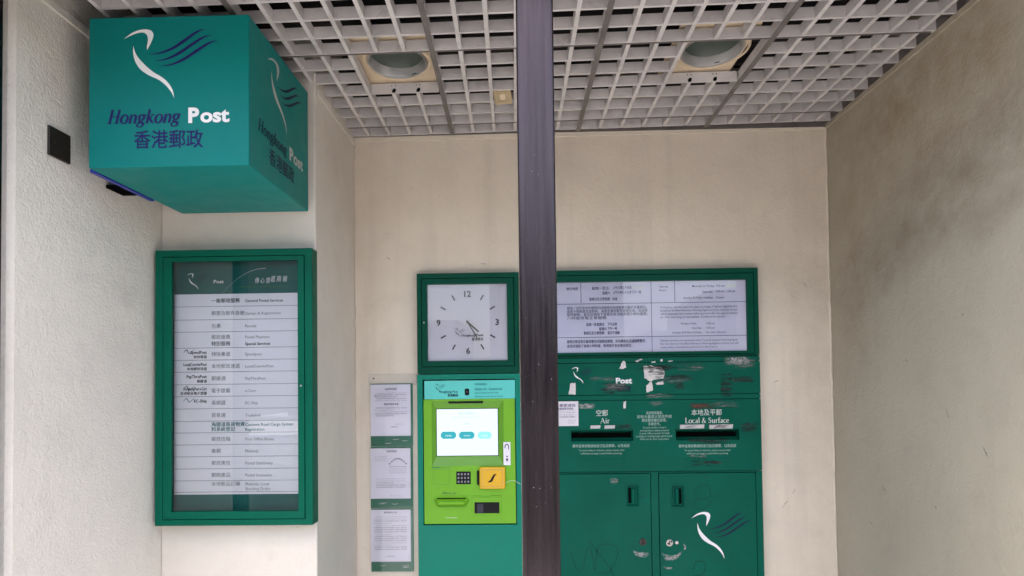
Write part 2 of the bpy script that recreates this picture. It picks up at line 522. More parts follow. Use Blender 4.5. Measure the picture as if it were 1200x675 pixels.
# ------------------------------------------------------------------ serif lettering and the postal emblem (drawn as pen strokes)
TK, TN = 0.135, 0.05
def _ell(cx, cy, rx, ry, a0=0, a1=360, n=14, thin=TN, thick=TK):
    return [(cx + rx * math.cos(R(a0 + (a1 - a0) * k / n)), cy + ry * math.sin(R(a0 + (a1 - a0) * k / n)),
             thin + (thick - thin) * abs(math.cos(R(a0 + (a1 - a0) * k / n)))) for k in range(n + (0 if abs(a1 - a0) == 360 else 1))]
def _ln(*a):
    return [(*p, a[-1]) for p in a[:-1]]
def _sf(x, y, h=0.13):
    return _ln((x - h, y), (x + h, y), TN)
SER = {
    'H': (0.96, [_ln((.2, 0), (.2, 1), TK), _ln((.74, 0), (.74, 1), TK), _ln((.2, .5), (.74, .5), TN), _sf(.2, .02), _sf(.2, .98), _sf(.74, .02), _sf(.74, .98)]),
    'o': (0.66, [('c', _ell(.33, .31, .25, .31))]),
    'n': (0.72, [_ln((.17, 0), (.17, .62), TK), [(.17, .42, TN), (.26, .55, TN), (.4, .61, .08), (.52, .53, TK), (.545, .38, TK), (.545, 0, TK)], _sf(.17, .02, .11), _sf(.56, .02, .11), _ln((.05, .6), (.17, .62), TN)]),
    'g': (0.62, [('c', _ell(.29, .42, .19, .2)), [(.2, .23, TN), (.13, .14, .08), (.2, .07, .12), (.4, .04, TK), (.52, -.06, TK), (.46, -.22, .08), (.27, -.28, TN), (.1, -.23, .08), (.06, -.12, .1), (.14, .0, TN), (.22, .05, TN)], _ln((.42, .56), (.6, .6), .09)]),
    'k': (0.70, [_ln((.17, 0), (.17, 1), TK), _ln((.17, .28), (.52, .6), TN), _ln((.29, .38), (.6, .02), TK), _sf(.17, .02, .11), _sf(.6, .02, .1), _sf(.52, .61, .1), _ln((.05, .97), (.17, 1), TN)]),
    'A': (0.92, [_ln((.1, 0), (.44, 1), TN), _ln((.42, 1), (.8, 0), TK), _ln((.22, .34), (.64, .34), TN), _sf(.1, .02, .1), _sf(.8, .02, .12)]),
    'i': (0.34, [_ln((.17, 0), (.17, .62), TK), _ln((.17, .8), (.17, .95), TK), _sf(.17, .02, .11), _ln((.05, .6), (.17, .62), TN)]),
    'r': (0.50, [_ln((.17, 0), (.17, .62), TK), [(.17, .4, TN), (.25, .55, TN), (.36, .6, .09), (.45, .55, .12)], _sf(.17, .02, .11), _ln((.05, .6), (.17, .62), TN)]),
    'L': (0.72, [_ln((.2, 0), (.2, 1), TK), _ln((.1, .02), (.62, .02), TN), _ln((.62, 0), (.65, .24), TN), _sf(.2, .98)]),
    'c': (0.56, [_ell(.32, .31, .24, .31, 50, 310, 12)]),
    'a': (0.60, [[(.12, .5, TN), (.2, .6, TN), (.34, .6, .08), (.43, .48, TK), (.43, .1, TK), (.52, .01, TN)], [(.43, .36, TN), (.24, .32, .08), (.12, .16, TK), (.2, .02, .08), (.33, .03, TN), (.43, .14, TN)]]),
    'l': (0.34, [_ln((.17, 0), (.17, 1), TK), _sf(.17, .02, .11), _ln((.05, .97), (.17, 1), TN)]),
    '&': (0.90, [[(.8, .0, TN), (.62, .14, TK), (.32, .58, TK), (.26, .8, .09), (.38, .97, TN), (.5, .82, .08), (.42, .66, TN), (.14, .38, .08), (.1, .16, TK), (.28, .0, .08), (.52, .06, TN), (.7, .4, TN), (.78, .52, TN)]]),
    'S': (0.64, [[(.53, .74, TN), (.5, .9, TN), (.32, .98, TN), (.14, .84, .1), (.18, .64, .12), (.4, .48, TK), (.52, .28, .12), (.42, .06, .08), (.24, .02, TN), (.1, .1, TN), (.08, .26, TN)]]),
    'u': (0.72, [[(.17, .62, TK), (.17, .2, TK), (.22, .05, .1), (.36, .01, TN), (.48, .1, TN), (.53, .2, TN)], _ln((.54, .62), (.54, 0), TK), _sf(.6, .02, .06), _ln((.05, .6), (.17, .62), TN)]),
    'f': (0.42, [[(.47, .9, .09), (.38, .99, TN), (.26, .94, .08), (.2, .75, TK), (.2, 0, TK)], _ln((.05, .61), (.4, .61), TN), _sf(.2, .02, .12)]),
    'e': (0.58, [[(.1, .36, TN), (.5, .36, TN)], [(.5, .36, TN), (.46, .54, .09), (.32, .62, TN), (.14, .5, .11), (.1, .3, TK), (.16, .1, .11), (.32, .0, TN), (.52, .12, TN)]]),
    ' ': (0.34, []),
}
def serif(mb, s, u, v, cap, w, m, align='l', shear=0.0, width=None, heavy=1.0):
    adv = sum(SER[c][0] for c in s)
    k = cap
    kx = k if width is None else width / adv
    x = u - {'l': 0, 'c': adv * kx / 2, 'r': adv * kx}[align]
    e = 0
    for c in s:
        for st in SER[c][1]:
            closed = st[0] == 'c'
            pts = st[1] if closed else st
            mb.stroke([(x + a * kx + shear * b * k, v + b * k, d * k * heavy) for a, b, d in pts], w + e * 0.00001, m, closed, 4)
            e += 1
        x += SER[c][0] * kx

def logo(mb, u, v, wd, w, mw, mn, su=1.0, flatten=1.0):
    """white bird and three waves; (u, v) top left of the mark, wd its full width"""
    k = wd / 415.0
    def q(pts):
        return [(u + (a - 165) * k * su, v - (b - 94) * k * flatten) for a, b in pts]
    head_o = smoothline([(165, 137), (200, 110), (232, 97), (262, 94), (286, 100), (297, 118), (293, 140), (282, 165), (269, 190)], 4)
    head_i = smoothline([(268, 172), (272, 150), (271, 128), (262, 113), (246, 108), (222, 112), (195, 122), (165, 137)], 4)
    for a, b in zip((0,), (0,)):
        n = 24
        def samp(l, t):
            f = t * (len(l) - 1)
            i = min(int(f), len(l) - 2)
            return tuple(l[i][j] + (l[i + 1][j] - l[i][j]) * (f - i) for j in (0, 1))
        def band(l1, l2, m):
            vs = []
            for i in range(n + 1):
                vs += [samp(l1, i / n), samp(l2, i / n)]
            mb.add([(*p, w) for p in q(vs)], [(2 * i, 2 * i + 1, 2 * i + 3, 2 * i + 2) for i in range(n)], m)
        band(head_o, head_i[::-1], mw)
        bl = smoothline([(208, 168), (207, 200), (216, 240), (240, 278), (278, 306), (322, 328), (356, 358), (378, 388), (389, 413)], 4)
        br = smoothline([(208, 168), (216, 198), (232, 226), (262, 260), (298, 292), (336, 316), (364, 344), (382, 376), (389, 413)], 4)
        band(bl, br, mw)
    for pts in ([(280, 211, 1), (330, 204, 7), (385, 182, 12), (435, 149, 13), (478, 118, 11), (505, 104, 6), (523, 101, 1)],
                [(303, 240, 1), (352, 233, 7), (405, 210, 12), (455, 177, 13), (500, 147, 11), (528, 133, 6), (552, 128, 1)],
                [(330, 264, 1), (378, 258, 7), (432, 235, 12), (485, 200, 13), (530, 171, 11), (557, 158, 6), (580, 153, 1)]):
        mb.stroke([(*q([(a, b)])[0], d * k * flatten) for a, b, d in pts], w, mn)

# ------------------------------------------------------------------ the setting
D = 2.815                # rear wall
XR, XL, XP = 1.435, -1.409, -0.803   # right wall, left wall, pier's right side
YP = 2.2855              # pier front
ZC = 1.5 + 1.1774        # underside of the louvre ceiling
YF = 1.50                # facade line
TOP = 3.0

g = MB(); g.box(-60, 60, -1.4, 1.445, -0.3, 0.0, M['pavement']); tag(g.build('pavement'), kind='structure')
g = MB(); g.box(-6, 6, 1.45, 6, -0.3, 0.0, M['floor']); tag(g.build('floor'), kind='structure')
g = MB(); g.box(-60, 60, -1.55, -1.4, -0.3, 0.004, M['concrete']); tag(g.build('kerb'), kind='structure')
g = MB(); g.box(-60, 60, -13, -1.55, -0.4, -0.13, M['asphalt'])
for k in range(-10, 11):
    g.rect(k * 4, k * 4 + 2, -8.3, -8.18, -0.126, M['marking'])
tag(g.build('road'), kind='structure')
g = MB(); g.box(-150, 150, -150, 150, -0.7, -0.45, M['pavement']); tag(g.build('ground'), kind='structure')
g = MB(); g.box(-60, 60, -20, -13, -0.4, 0.0, M['pavement']); tag(g.build('path'), kind='structure')

def mark_scratches(mb, n, u0, u1, v0, v1, w, m):
    for _ in range(n):
        a, b = random.uniform(u0, u1), random.uniform(v0, v1)
        l, t = random.uniform(.006, .03), random.uniform(-.6, .6) + math.pi / 2
        mb.stroke([(a, b, .0006), (a + l * math.cos(t) * .5 + .001, b + l * math.sin(t) * .5, .002), (a + l * math.cos(t), b + l * math.sin(t), .0005)], w, m)

W = thing('recess_wall', (0.3, D, 0), 'cream stucco rear wall holding the clock, kiosk and green posting box', 'wall')
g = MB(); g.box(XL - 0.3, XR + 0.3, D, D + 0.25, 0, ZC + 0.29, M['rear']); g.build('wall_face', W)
g = MB(F_wall(D))
def bead(mb, u, v0, v1, r, m, seed):
    rnd = random.Random(seed)
    n = 60
    pts = [(u + rnd.uniform(-.0025, .0025), v0 + (v1 - v0) * k / n, r * rnd.uniform(.5, 1.2)) for k in range(n + 1)]
    vs, fs = [], []
    for (a, b, q) in pts:
        vs += [(a - q, b, 0.0005), (a, b, q), (a + q, b, 0.0005)]
    for k in range(n):
        fs += [(3 * k, 3 * k + 1, 3 * k + 4, 3 * k + 3), (3 * k + 1, 3 * k + 2, 3 * k + 5, 3 * k + 4)]
    mb.add(vs, fs, m)
bead(g, XR - 0.006, 0, ZC, 0.006, M['caulk'], 3)
bead(g, XP + 0.004, 0, ZC, 0.004, M['caulk'], 4)
def tz(x): return ZC + 0.007 * (x - 0.1)
bx0, bx1 = XP, XR - 0.014
vs = [(x, tz(x) + dz, w_) for w_ in (0.0, 0.004) for x in (bx0, bx1) for dz in (-0.022, -0.001)]
g.add(vs, [(0, 1, 3, 2), (4, 6, 7, 5), (0, 4, 5, 1), (2, 3, 7, 6), (0, 2, 6, 4), (1, 5, 7, 3)], M['caulk'])
g.build('corner_caulk', W)

W = thing('recess_wall', (XR, 2.2, 0), 'grimy side wall with brown smoke-like stains, right of the posting box', 'wall')
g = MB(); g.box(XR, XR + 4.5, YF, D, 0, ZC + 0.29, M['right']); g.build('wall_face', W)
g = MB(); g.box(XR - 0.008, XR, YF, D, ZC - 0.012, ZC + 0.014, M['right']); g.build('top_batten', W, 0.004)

W = thing('recess_wall', (XL, 1.9, 0), 'pale rough-plastered side wall beside the green sign box and notice cabinet', 'wall')
g = MB()
g.prism([(XL - 4.5, 1.604), (XL - 0.012, 1.604), (XL, 1.618), (XL, YP), (XL, D), (XL - 4.5, D)], 0, ZC + 0.29, M['left'])
g.build('wall_face', W)
g = MB(); g.box(XL, XL + 0.008, 1.66, YP, ZC - 0.045, ZC - 0.014, M['left']); g.build('top_batten', W, 0.004)

fr2 = on_side(XR)
WR = [o for o in bpy.data.objects if o.name.startswith('recess_wall') and o.location.x > 1][0]
for pts in ([(1108, 475), (1111, 486), (1113, 492)], [(1032, 566), (1036, 573), (1041, 577)], [(1096, 592), (1099, 598)], [(1062, 420), (1064, 424)], [(1128, 366), (1130, 371)], [(1150, 520), (1156, 531), (1158, 540)], [(1020, 610), (1024, 618)]):
    g = MB(F_side(XR)); F0 = g.fr; g.fr = lambda u, v, w: (XR - w, u, v)
    q_ = [fr2(*p) for p in pts]
    if len(q_) == 2: q_ = [q_[0], ((q_[0][0] + q_[1][0]) / 2 + .002, (q_[0][1] + q_[1][1]) / 2), q_[1]]
    g.stroke([(q_[0][0], q_[0][1], .002), (q_[1][0], q_[1][1], .006), (q_[2][0], q_[2][1], .002)], 0.0012, M['wallmark'], uv=True)
    g.build('scratch', WR)
WB = [o for o in bpy.data.objects if o.name.startswith('recess_wall') and abs(o.location.x - .3) < .01][0]
fr3 = on_wall(D)
for pts in ([(916, 597), (920, 590), (925, 586)], [(928, 579), (930, 576), (932, 572)], [(905, 450), (909, 447), (914, 446)], [(452, 300), (455, 303), (459, 305)], [(560, 310), (566, 309), (571, 310)], [(940, 330), (944, 334), (946, 339)]):
    g = MB(F_wall(D)); q_ = [fr3(*p) for p in pts]
    g.stroke([(a, b, wd) for (a, b), wd in zip(q_, (.002, .005, .002))], 0.0012, M['wallmark'], uv=True)
    g.build('scratch', WB)
W = thing('wall_pier', (-1.1, YP, 0), 'cream plastered pier carrying the green framed notice cabinet', 'wall pier')
g = MB(); g.box(XL, XP, YP, D, 0, ZC + 0.29, M['pier']); g.build('pier_body', W, 0.006)
g = MB(F_side(XP)); g.box(YP + 0.02, D, ZC - 0.045, ZC - 0.016, 0, 0.007, M['pier']); g.build('top_batten', W, 0.003)

W = thing('roof_slab', (0, 2.2, ZC + 0.3), 'dark concrete slab above the open grid ceiling', 'roof slab')
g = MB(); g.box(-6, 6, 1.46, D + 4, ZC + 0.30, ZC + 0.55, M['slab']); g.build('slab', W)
g = MB(); g.box(-6, 6, 1.30, 1.46, 2.60, ZC + 3.5, M['concrete']); g.build('shading_fascia', W)  # unseen beam, underside lowered to shade the sign top and ceiling front
g = MB()
random.seed(5)
for k in range(9):           # cable trays and pipes in the void
    y = 1.6 + k * 0.14
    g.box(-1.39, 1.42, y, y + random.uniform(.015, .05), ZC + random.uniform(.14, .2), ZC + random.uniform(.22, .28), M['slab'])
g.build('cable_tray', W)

# ------------------------------------------------------------------ open grid ceiling
GX = [-1.508, -0.911, -0.314, 0.281, 0.878, 1.475]
GY = [1.476, 2.083, 2.690, 2.815]
PC = 0.0995
def F_ceil(u, v, wd):        # grid axes -> place; wd is measured upwards from the underside
    return (u - 0.020 * (v - 2.083), v - 0.014 * u, ZC + 0.007 * (u - 0.1) + wd)
ROOM = (-1.31, XR - 0.003, 1.30, D - 0.012)
def inside(x, y):
    if not (ROOM[0] < x < ROOM[1] and ROOM[2] < y < ROOM[3]):
        return False
    if x < XP + 0.012 and y > YP - 0.012:
        return False
    return True
LAMPS = [(1, -0.611, -0.314), (3, 0.578, 0.878)]
colname = ['along the pale left wall', 'beside the green sign box', 'behind the purple post', 'with one cell row right of the purple post', 'along the stained right wall']
col_l = ['over the green sign box', 'just right of the green sign box', 'crossed by the purple post', 'second to the right of the purple post', 'along the stained right wall']
row_l = ['front', 'middle', 'narrow rear']
HB = 0.039
for ci in range(5):
    for ri in range(3):
        x0, x1, y0, y1 = GX[ci], GX[ci + 1], GY[ri], GY[ri + 1]
        nx = 6
        ny = 6 if ri < 2 else 1
        g = MB(lambda u, v, wd: F_ceil(u, v, wd))
        px_, py_ = (x1 - x0) / nx, (y1 - y0) / ny if ri < 2 else PC
        hole = None
        if ri == 1:
            for lc, a, b in LAMPS:
                if lc == ci:
                    hole = (a, b, GY[1], GY[1] + 3 * (GY[2] - GY[1]) / 6)
        def dead(x, y):
            return hole and hole[0] + 0.01 < x < hole[1] - 0.01 and hole[2] < y < hole[3] - 0.01
        cnt = 0
        for i in range(nx + 1):                      # bars running towards the rear wall
            xx = x0 + i * px_
            hw = 0.0072
            if i == 0: xx += 0.0045; hw = 0.003
            if i == nx: xx -= 0.0045; hw = 0.003
            for j in range(ny):
                a, b = y0 + j * py_, y0 + (j + 1) * py_
                q = F_ceil(xx, (a + b) / 2, 0)
                if not inside(q[0], q[1]) or dead(xx, (a + b) / 2):
                    continue
                g.prism([(xx - hw, a), (xx + hw, a), (xx + hw, b), (xx - hw, b)], 0.0, HB, M['louvre']); cnt += 1
        for j in range(ny + 1):
            yy = y0 + j * py_
            hw = 0.0046
            if j == 0: yy += 0.0042; hw = 0.0034
            if j == ny and ri < 2: yy -= 0.0042; hw = 0.0034
            for i in range(nx):
                a, b = x0 + i * px_ + 0.0073, x0 + (i + 1) * px_ - 0.0073
                sh = 0.020 * (yy - 2.083)
                a, b = max(a, ROOM[0] + 0.001 + sh), min(b, ROOM[1] - 0.001 + sh)
                if b - a < 0.004:
                    continue
                q = F_ceil((a + b) / 2, yy, 0)
                if not inside(q[0], q[1]) or dead((a + b) / 2, yy):
                    continue
                if hole and hole[0] < (a + b) / 2 < hole[1] and abs(yy - hole[3]) < 0.02:
                    continue
                if ri == 2 and j == 1:
                    hw = 0.004
                g.prism([(a, yy - hw), (b, yy - hw), (b, yy + hw), (a, yy + hw)], 0.0005, HB - 0.0005, M['louvre']); cnt += 1
        if not cnt:
            continue
        at = F_ceil((x0 + x1) / 2, (y0 + y1) / 2, 0)
        if hole:
            lab = '%s grid panel cut open for a lamp, %s' % (row_l[ri], col_l[ci])
        else:
            lab = '%s grey egg-crate ceiling panel, %s' % (row_l[ri], col_l[ci])
        T = thing('louvre_panel', at, lab, 'ceiling panel', 'egg-crate panels of the open ceiling')
        g.build('grid', T)
        if hole:
            g = MB(lambda u, v, wd: F_ceil(u, v, wd))
            yb = hole[3]
            g.box(hole[0] + 0.008, hole[1] - 0.013, yb - 0.007, yb - 0.003, -0.001, 0.040, M['white'] if False else M['louvre'])
            for k in (1, 2):
                xx = hole[0] + k * px_
                g.box(xx - 0.006, xx + 0.006, yb - 0.0085, yb - 0.0072, 0.002, 0.013, M['void'])
                g.box(xx - 0.002, xx + 0.009, yb - 0.0080, yb - 0.0071, 0.006, 0.018, M['void'])
                for e in (-.007, .007):
                    g.box(xx + e - 0.0015, xx + e + 0.0015, yb - 0.0078, yb - 0.007, 0.028, 0.033, M['void'])
            g.build('end_strip', T)
# runners
T = thing('ceiling_frame', (0, 2.2, ZC), 'dark metal runners holding up the egg-crate ceiling panels', 'ceiling frame')
for x in GX[1:5]:
    g = MB(lambda u, v, wd: F_ceil(u, v, wd))
    y0 = GY[0] - 0.1
    y1 = D - 0.014 if x > XP else YP - 0.01
    g.box(x - 0.0095, x + 0.0095, y0, y1 + 0.014 * x, -0.0035, -0.0008, M['runner'])
    g.box(x - 0.0012, x + 0.0012, y0, y1 + 0.014 * x, 0.0, 0.05, M['runner'])
    g.build('main_runner', T)
for j, y in enumerate(GY[1:3]):
    xa = [-1.30] + GX[1:5] + [XR - 0.01]
    for k in range(len(xa) - 1):
        g = MB(lambda u, v, wd: F_ceil(u, v, wd))
        a, b = xa[k], xa[k + 1]
        if j == 1 and k == 0: continue
        if j == 1 and k == 1: a = XP + 0.01
        g.box(a + 0.010, b - 0.010, y - 0.0025, y + 0.0025, -0.003, -0.0008, M['runner'])
        g.build('cross_runner', T)

for sh in ('rear', 'side'):  # dark strips painting in the shaded gap where ceiling meets wall
    g = MB()
    if sh == 'rear':
        g.box(XP + 0.002, XR - 0.010, D - 0.006, D - 0.001, ZC - 0.002, ZC + 0.045, M['runner'])
    else:
        g.box(XR - 0.0065, XR - 0.001, 1.50, D - 0.007, ZC + 0.016, ZC + 0.05, M['runner'])
    g.build('gap_shade_strip', T)

# lamps
for n_, (ci, a, b) in enumerate(LAMPS):
    cx, cy = (a + b) / 2 - 0.006, GY[1] + 0.156
    fr = lambda u, v, wd: F_ceil(u, v, wd)
    at = F_ceil(cx, cy, 0.05)
    T = thing('downlight', at, ['unlit round ceiling lamp with cream plate, nearer the green sign box', 'unlit round ceiling lamp with cream plate, above the posting box near the right wall'][n_], 'ceiling lamp', 'round lamps in the grid ceiling')
    zp = 0.050
    g = MB(fr)
    n = 48
    hr = 0.112
    x0, x1, y0, y1 = a - 0.02, b - (0.012 if n_ == 0 else 0.035), GY[1] - 0.03, GY[1] + 0.34
    vs = []; fs = []
    for k in range(n):
        t = 2 * math.pi * k / n
        c, s_ = math.cos(t), math.sin(t)
        q = min((x1 - cx) / c if c > 1e-9 else 9, (x0 - cx) / c if c < -1e-9 else 9, (y1 - cy) / s_ if s_ > 1e-9 else 9, (y0 - cy) / s_ if s_ < -1e-9 else 9)
        vs += [(cx + hr * c, cy + hr * s_, zp), (cx + q * c, cy + q * s_, zp), (cx + hr * c, cy + hr * s_, zp + 0.004), (cx + q * c, cy + q * s_, zp + 0.004)]
    for k in range(n):
        i, j = 4 * k, 4 * ((k + 1) % n)
        fs += [(i, j, j + 1, i + 1), (i + 2, i + 3, j + 3, j + 2), (i + 1, j + 1, j + 3, i + 3), (i, i + 2, j + 2, j)]
    g.add(vs, fs, M['cream'])
    g.lathe(cx, cy, [(0.136, zp - 0.0005), (0.134, zp - 0.004), (0.128, zp - 0.004), (0.126, zp - 0.0005)], M['cream'], 48)
    g.build('plate', T)
    g = MB(fr)
    g.lathe(cx, cy, [(0.1115, zp + 0.002), (0.116, zp - 0.003), (0.113, zp - 0.006), (0.108, zp - 0.004), (0.104, zp + 0.006), (0.0975, zp + 0.028)], M['chrome'], 56)
    g.build('reflector_ring', T, smooth=True)
    g = MB(fr)
    g.lathe(cx, cy, [(0.0975, zp + 0.028), (0.07, zp + 0.0255), (0.035, zp + 0.024), (0.003, zp + 0.024)], M['lens'], 48)
    g.disc(cx, cy, 0.003, zp + 0.0238, M['black'])
    g.build('lens', T, smooth=True)
    g = MB(fr)
    t = R(62)
    for s_ in (0,):
        p = (cx + 0.1065 * math.cos(t), cy + 0.1065 * math.sin(t))
        e = (-math.sin(t), math.cos(t))
        q = [(p[0] + e[0] * i * .013, p[1] + e[1] * i * .013, zp + h) for i in (-1, 1) for h in (-0.0005, 0.012)]
        q = [(a_ - math.cos(t) * (0.001 + 0.002 * (h > zp)), b_ - math.sin(t) * (0.001 + 0.002 * (h > zp)), h) for a_, b_, h in q]
        g.add(q, [(0, 1, 3, 2)], M['ink'])
    g.build('rating_sticker', T)

# small aged plate hanging at a cell near the post
f = on_wall(2.42)
c = f(589, 114.5)
T = thing('cover_plate', (c[0], 2.42, c[1]), 'small yellowed plastic plate hanging askew from the ceiling grid by the post', 'cover plate')
def F_tilt(u, v, wd):
    a, b = R(-8), R(-30)
    x, y, z = u, v * math.cos(b) - wd * math.sin(b), v * math.sin(b) + wd * math.cos(b)
    return (c[0] + x * math.cos(a) - y * math.sin(a), 2.42 + x * math.sin(a) + y * math.cos(a), c[1] + 0.004 + z)
g = MB(F_tilt); g.box(-.036, .036, -.036, .036, 0, .008, M['tan']); g.build('plate', T, 0.002)
g = MB(F_tilt); g.ring((-.026, .026, -.024, .024), (-.021, .021, -.019, .019), -.003, 0.0, M['tan']); g.box(-.010, .010, -.012, .012, -.0025, 0, M['cream']); g.build('raised_rim', T)

# ------------------------------------------------------------------ posts
YP0 = 1.47
def chips(g):
    g.fr = F_wall(YP0)
    random.seed(11)
    for k in range(26):
        v = random.choice([random.uniform(1.05, 1.6), random.uniform(0.9, 1.5), random.uniform(1.5, 2.1)])
        u = random.uniform(xa + .015, xb - .012)
        r_ = random.uniform(.0003, .0010)
        n = 5
        g.poly([(u + r_ * random.uniform(.5, 1.3) * math.cos(2 * math.pi * i / n), v + r_ * random.uniform(.5, 1.5) * math.sin(2 * math.pi * i / n)) for i in range(n)], 0.0003, M['chip'])
def post(px0, px1, label, worn=False):
    x0, x1 = px0, px1
    T = thing('metal_post', ((x0 + x1) / 2, YF + 0.10, 0), label, 'post', 'purple metal posts along the front of the recess')
    g = MB(); g.box(x0, x1, YP0, YP0 + 0.095, 0, ZC + 0.29, M['post'])
    if worn:
        chips(g)
    g.build('shaft', T, 0.007, 3)
    g = MB(); g.box(x0 - 0.05, x1 + 0.05, YP0 - 0.05, YP0 + 0.145, 0.0, 0.012, M['steel']); g.build('base_plate', T, 0.002)
    return T
f = on_wall(YP0)
xa, xb = (f(604, 0)[0] + f(613, 675)[0]) / 2, (f(648.5, 0)[0] + f(657, 675)[0]) / 2
PT = post(xa, xb, 'purple-grey square metal post standing in front of the clock and posting box', True)
fr_ = on_wall(YP0 + 0.095)
post(fr_(3, 300)[0] - 0.095, fr_(3, 300)[0], 'purple-grey metal post cropped at the picture edge beside the pale left wall')

# ------------------------------------------------------------------ green sign box
CX0, CX1, CY0, CY1, CZ0, CZ1 = -1.3195, -0.8264, 1.775, 2.272, 1.5 + 0.6628, 1.5 + 1.126
T = thing('sign_box', ((CX0 + CX1) / 2, 2.05, CZ1), 'large teal green cube sign with white bird and post lettering, hanging at the ceiling', 'sign')
g = MB(); g.box(CX0, CX1, CY0, CY1, CZ0, CZ1, M['teal']); g.build('box', T, 0.003)
ff = on_wall(CY0)
s_ = (CX1 - CX0) / 706.0                 # zoomed photo unit on the front face
g = MB(F_wall(CY0))
def fv(vv): return CZ0 + vv * (CZ1 - CZ0) / 700.0
logo(g, CX0 + 155 * s_, fv(640), 415 * s_, 0.0012, M['white'], M['navy'], 1.0, (fv(640) - fv(316)) / (319 * s_))
g.build('emblem', T)
g = MB(F_wall(CY0))
serif(g, 'Hongkong', CX0 + 82 * s_, fv(203), 60 * s_ , 0.0012, M['navy'], 'l', 0.24, 318 * s_, 1.3)
vs_ = 0.052
g.text('P', CX0 + 441 * s_, fv(203), 62 * s_, 0.0012, M['white'], 'l', 0.045, 48 * s_, res=4)
g.text('ost', CX0 + 494 * s_, fv(203), 60 * s_, 0.0012, M['white'], 'l', 0.035, 128 * s_, res=4)
g.text('香港郵政', CX0 + 202 * s_, fv(92), 60 * s_, 0.0012, M['navy'], 'l', 0.012, 302 * s_, res=3)
g.build('lettering', T)
g = MB(F_side(CX1))
sy = (CY1 - CY0) / 706.0
logo(g, CY0 + 185 * sy, fv(640), 415 * sy, 0.0012, M['dimwhite'], M['darknavy'], 1.0, (fv(640) - fv(316)) / (319 * sy))
g.build('emblem', T)
g = MB(F_side(CX1))
serif(g, 'Hongkong', CY0 + 82 * sy, fv(203), 60 * s_, 0.0012, M['darknavy'], 'l', 0.24, 318 * sy, 1.2)
g.text('P', CY0 + 441 * sy, fv(203), 62 * s_, 0.0012, M['dimwhite'], 'l', 0.045, 48 * sy, res=4)
g.text('ost', CY0 + 494 * sy, fv(203), 60 * s_, 0.0012, M['dimwhite'], 'l', 0.035, 128 * sy, res=4)
g.text('香港郵政', CY0 + 202 * sy, fv(92), 60 * s_, 0.0012, M['darknavy'], 'l', 0.012, 302 * sy, res=3)
g.build('lettering', T)
g = MB(); g.box(CX0 - 0.018, CX0 - 0.0005, CY0 + 0.030, CY1 - 0.17, CZ0 - 0.003, CZ0 + 0.018, M['bracket'])
g.build('wall_bracket', T, 0.002)
g = MB(); g.box(XL + 0.001, CX0 - 0.040, CY0 + 0.20, CY1 - 0.21, CZ0 + 0.006, CZ0 + 0.016, M['void']); g.build('slot_shade', T)  # black box standing in for the shaded slot between bracket and wall
g = MB()
g.box(-1.2, -1.16, 1.95, 1.99, CZ1, ZC + 0.3, M['slab']); g.box(-1.05, -1.01, 1.95, 1.99, CZ1, ZC + 0.3, M['slab']); g.build('hanger', T)

# dark blank plate on the left wall
fs_ = on_side(XL)
a, b, c2, d2 = fs_(55, 149), fs_(55, 183), fs_(80, 157), fs_(80, 191)
y0, y1, z0, z1 = (a[0] + b[0]) / 2, (c2[0] + d2[0]) / 2, (b[1] + d2[1]) / 2, (a[1] + c2[1]) / 2
T = thing('wall_plate', (XL, (y0 + y1) / 2, z0), 'small dark brown blank plate screwed to the pale wall left of the sign box', 'cover plate')
g = MB(F_side(XL)); g.box(y0, y1, z0, z1, 0, 0.008, M['brown']); g.build('plate', T, 0.0015)
for q in (.25, .75):
    g = MB(F_side(XL))
    g.lathe(y0 + (y1 - y0) * q, (z0 + z1) / 2, [(.003, .0082), (.0028, .0095), (.0003, .0098)], M['brown'], 12)
    g.build('screw', T)

# ------------------------------------------------------------------ framed cases (notice cabinet, clock, opening hours)
def case(T, Y, base, o, groove, win, m, depth=0.02):
    """o / groove / win: (x0, x1, z0, z1) outer case, door gap, glass opening; Y front plane, base the wall behind"""
    g = MB(F_wall(Y))
    gw = 0.0022
    g.ring(o, (groove[0] - gw, groove[1] + gw, groove[2] - gw, groove[3] + gw), -(base - Y), 0.0, m)
    g.box(o[0] + 0.004, o[1] - 0.004, o[2] + 0.004, o[3] - 0.004, -(base - Y), -(base - Y) + 0.006, m)
    g.build('case', T, 0.0025)
    g = MB(F_wall(Y)); g.ring(groove, win, -0.016, 0.0008, m); g.build('door_frame', T, 0.0018)
    g = MB(F_wall(Y)); g.ring((groove[0] - gw, groove[1] + gw, groove[2] - gw, groove[3] + gw), (groove[0] + .003, groove[1] - .003, groove[2] + .003, groove[3] - .003), -0.022, -0.017, M['void']); g.build('door_gap', T)
    g = MB(F_wall(Y)); g.rect(win[0] - .003, win[1] + .003, win[2] - .003, win[3] + .003, -0.009, M['glass']); g.build('glass', T)

Y = YP - 0.06
f = on_wall(Y)
o = rect_on(f, 181.5, 292, 366, 616)
gr = rect_on(f, 191, 300.5, 356.5, 608.3)
wi = rect_on(f, 200.3, 305.5, 349, 599.5)
T = thing('notice_cabinet', ((o[0] + o[1]) / 2, YP, o[2]), 'green framed glass cabinet on the pier listing general and special postal services', 'notice cabinet')
case(T, Y, YP, o, gr, wi, M['green'])
YB = YP - 0.018
fb = on_wall(YB)
g = MB(F_wall(YB)); g.box(o[0] + .012, o[1] - .012, o[2] + .012, o[3] - .012, -0.008, 0.0, M['headerteal'])
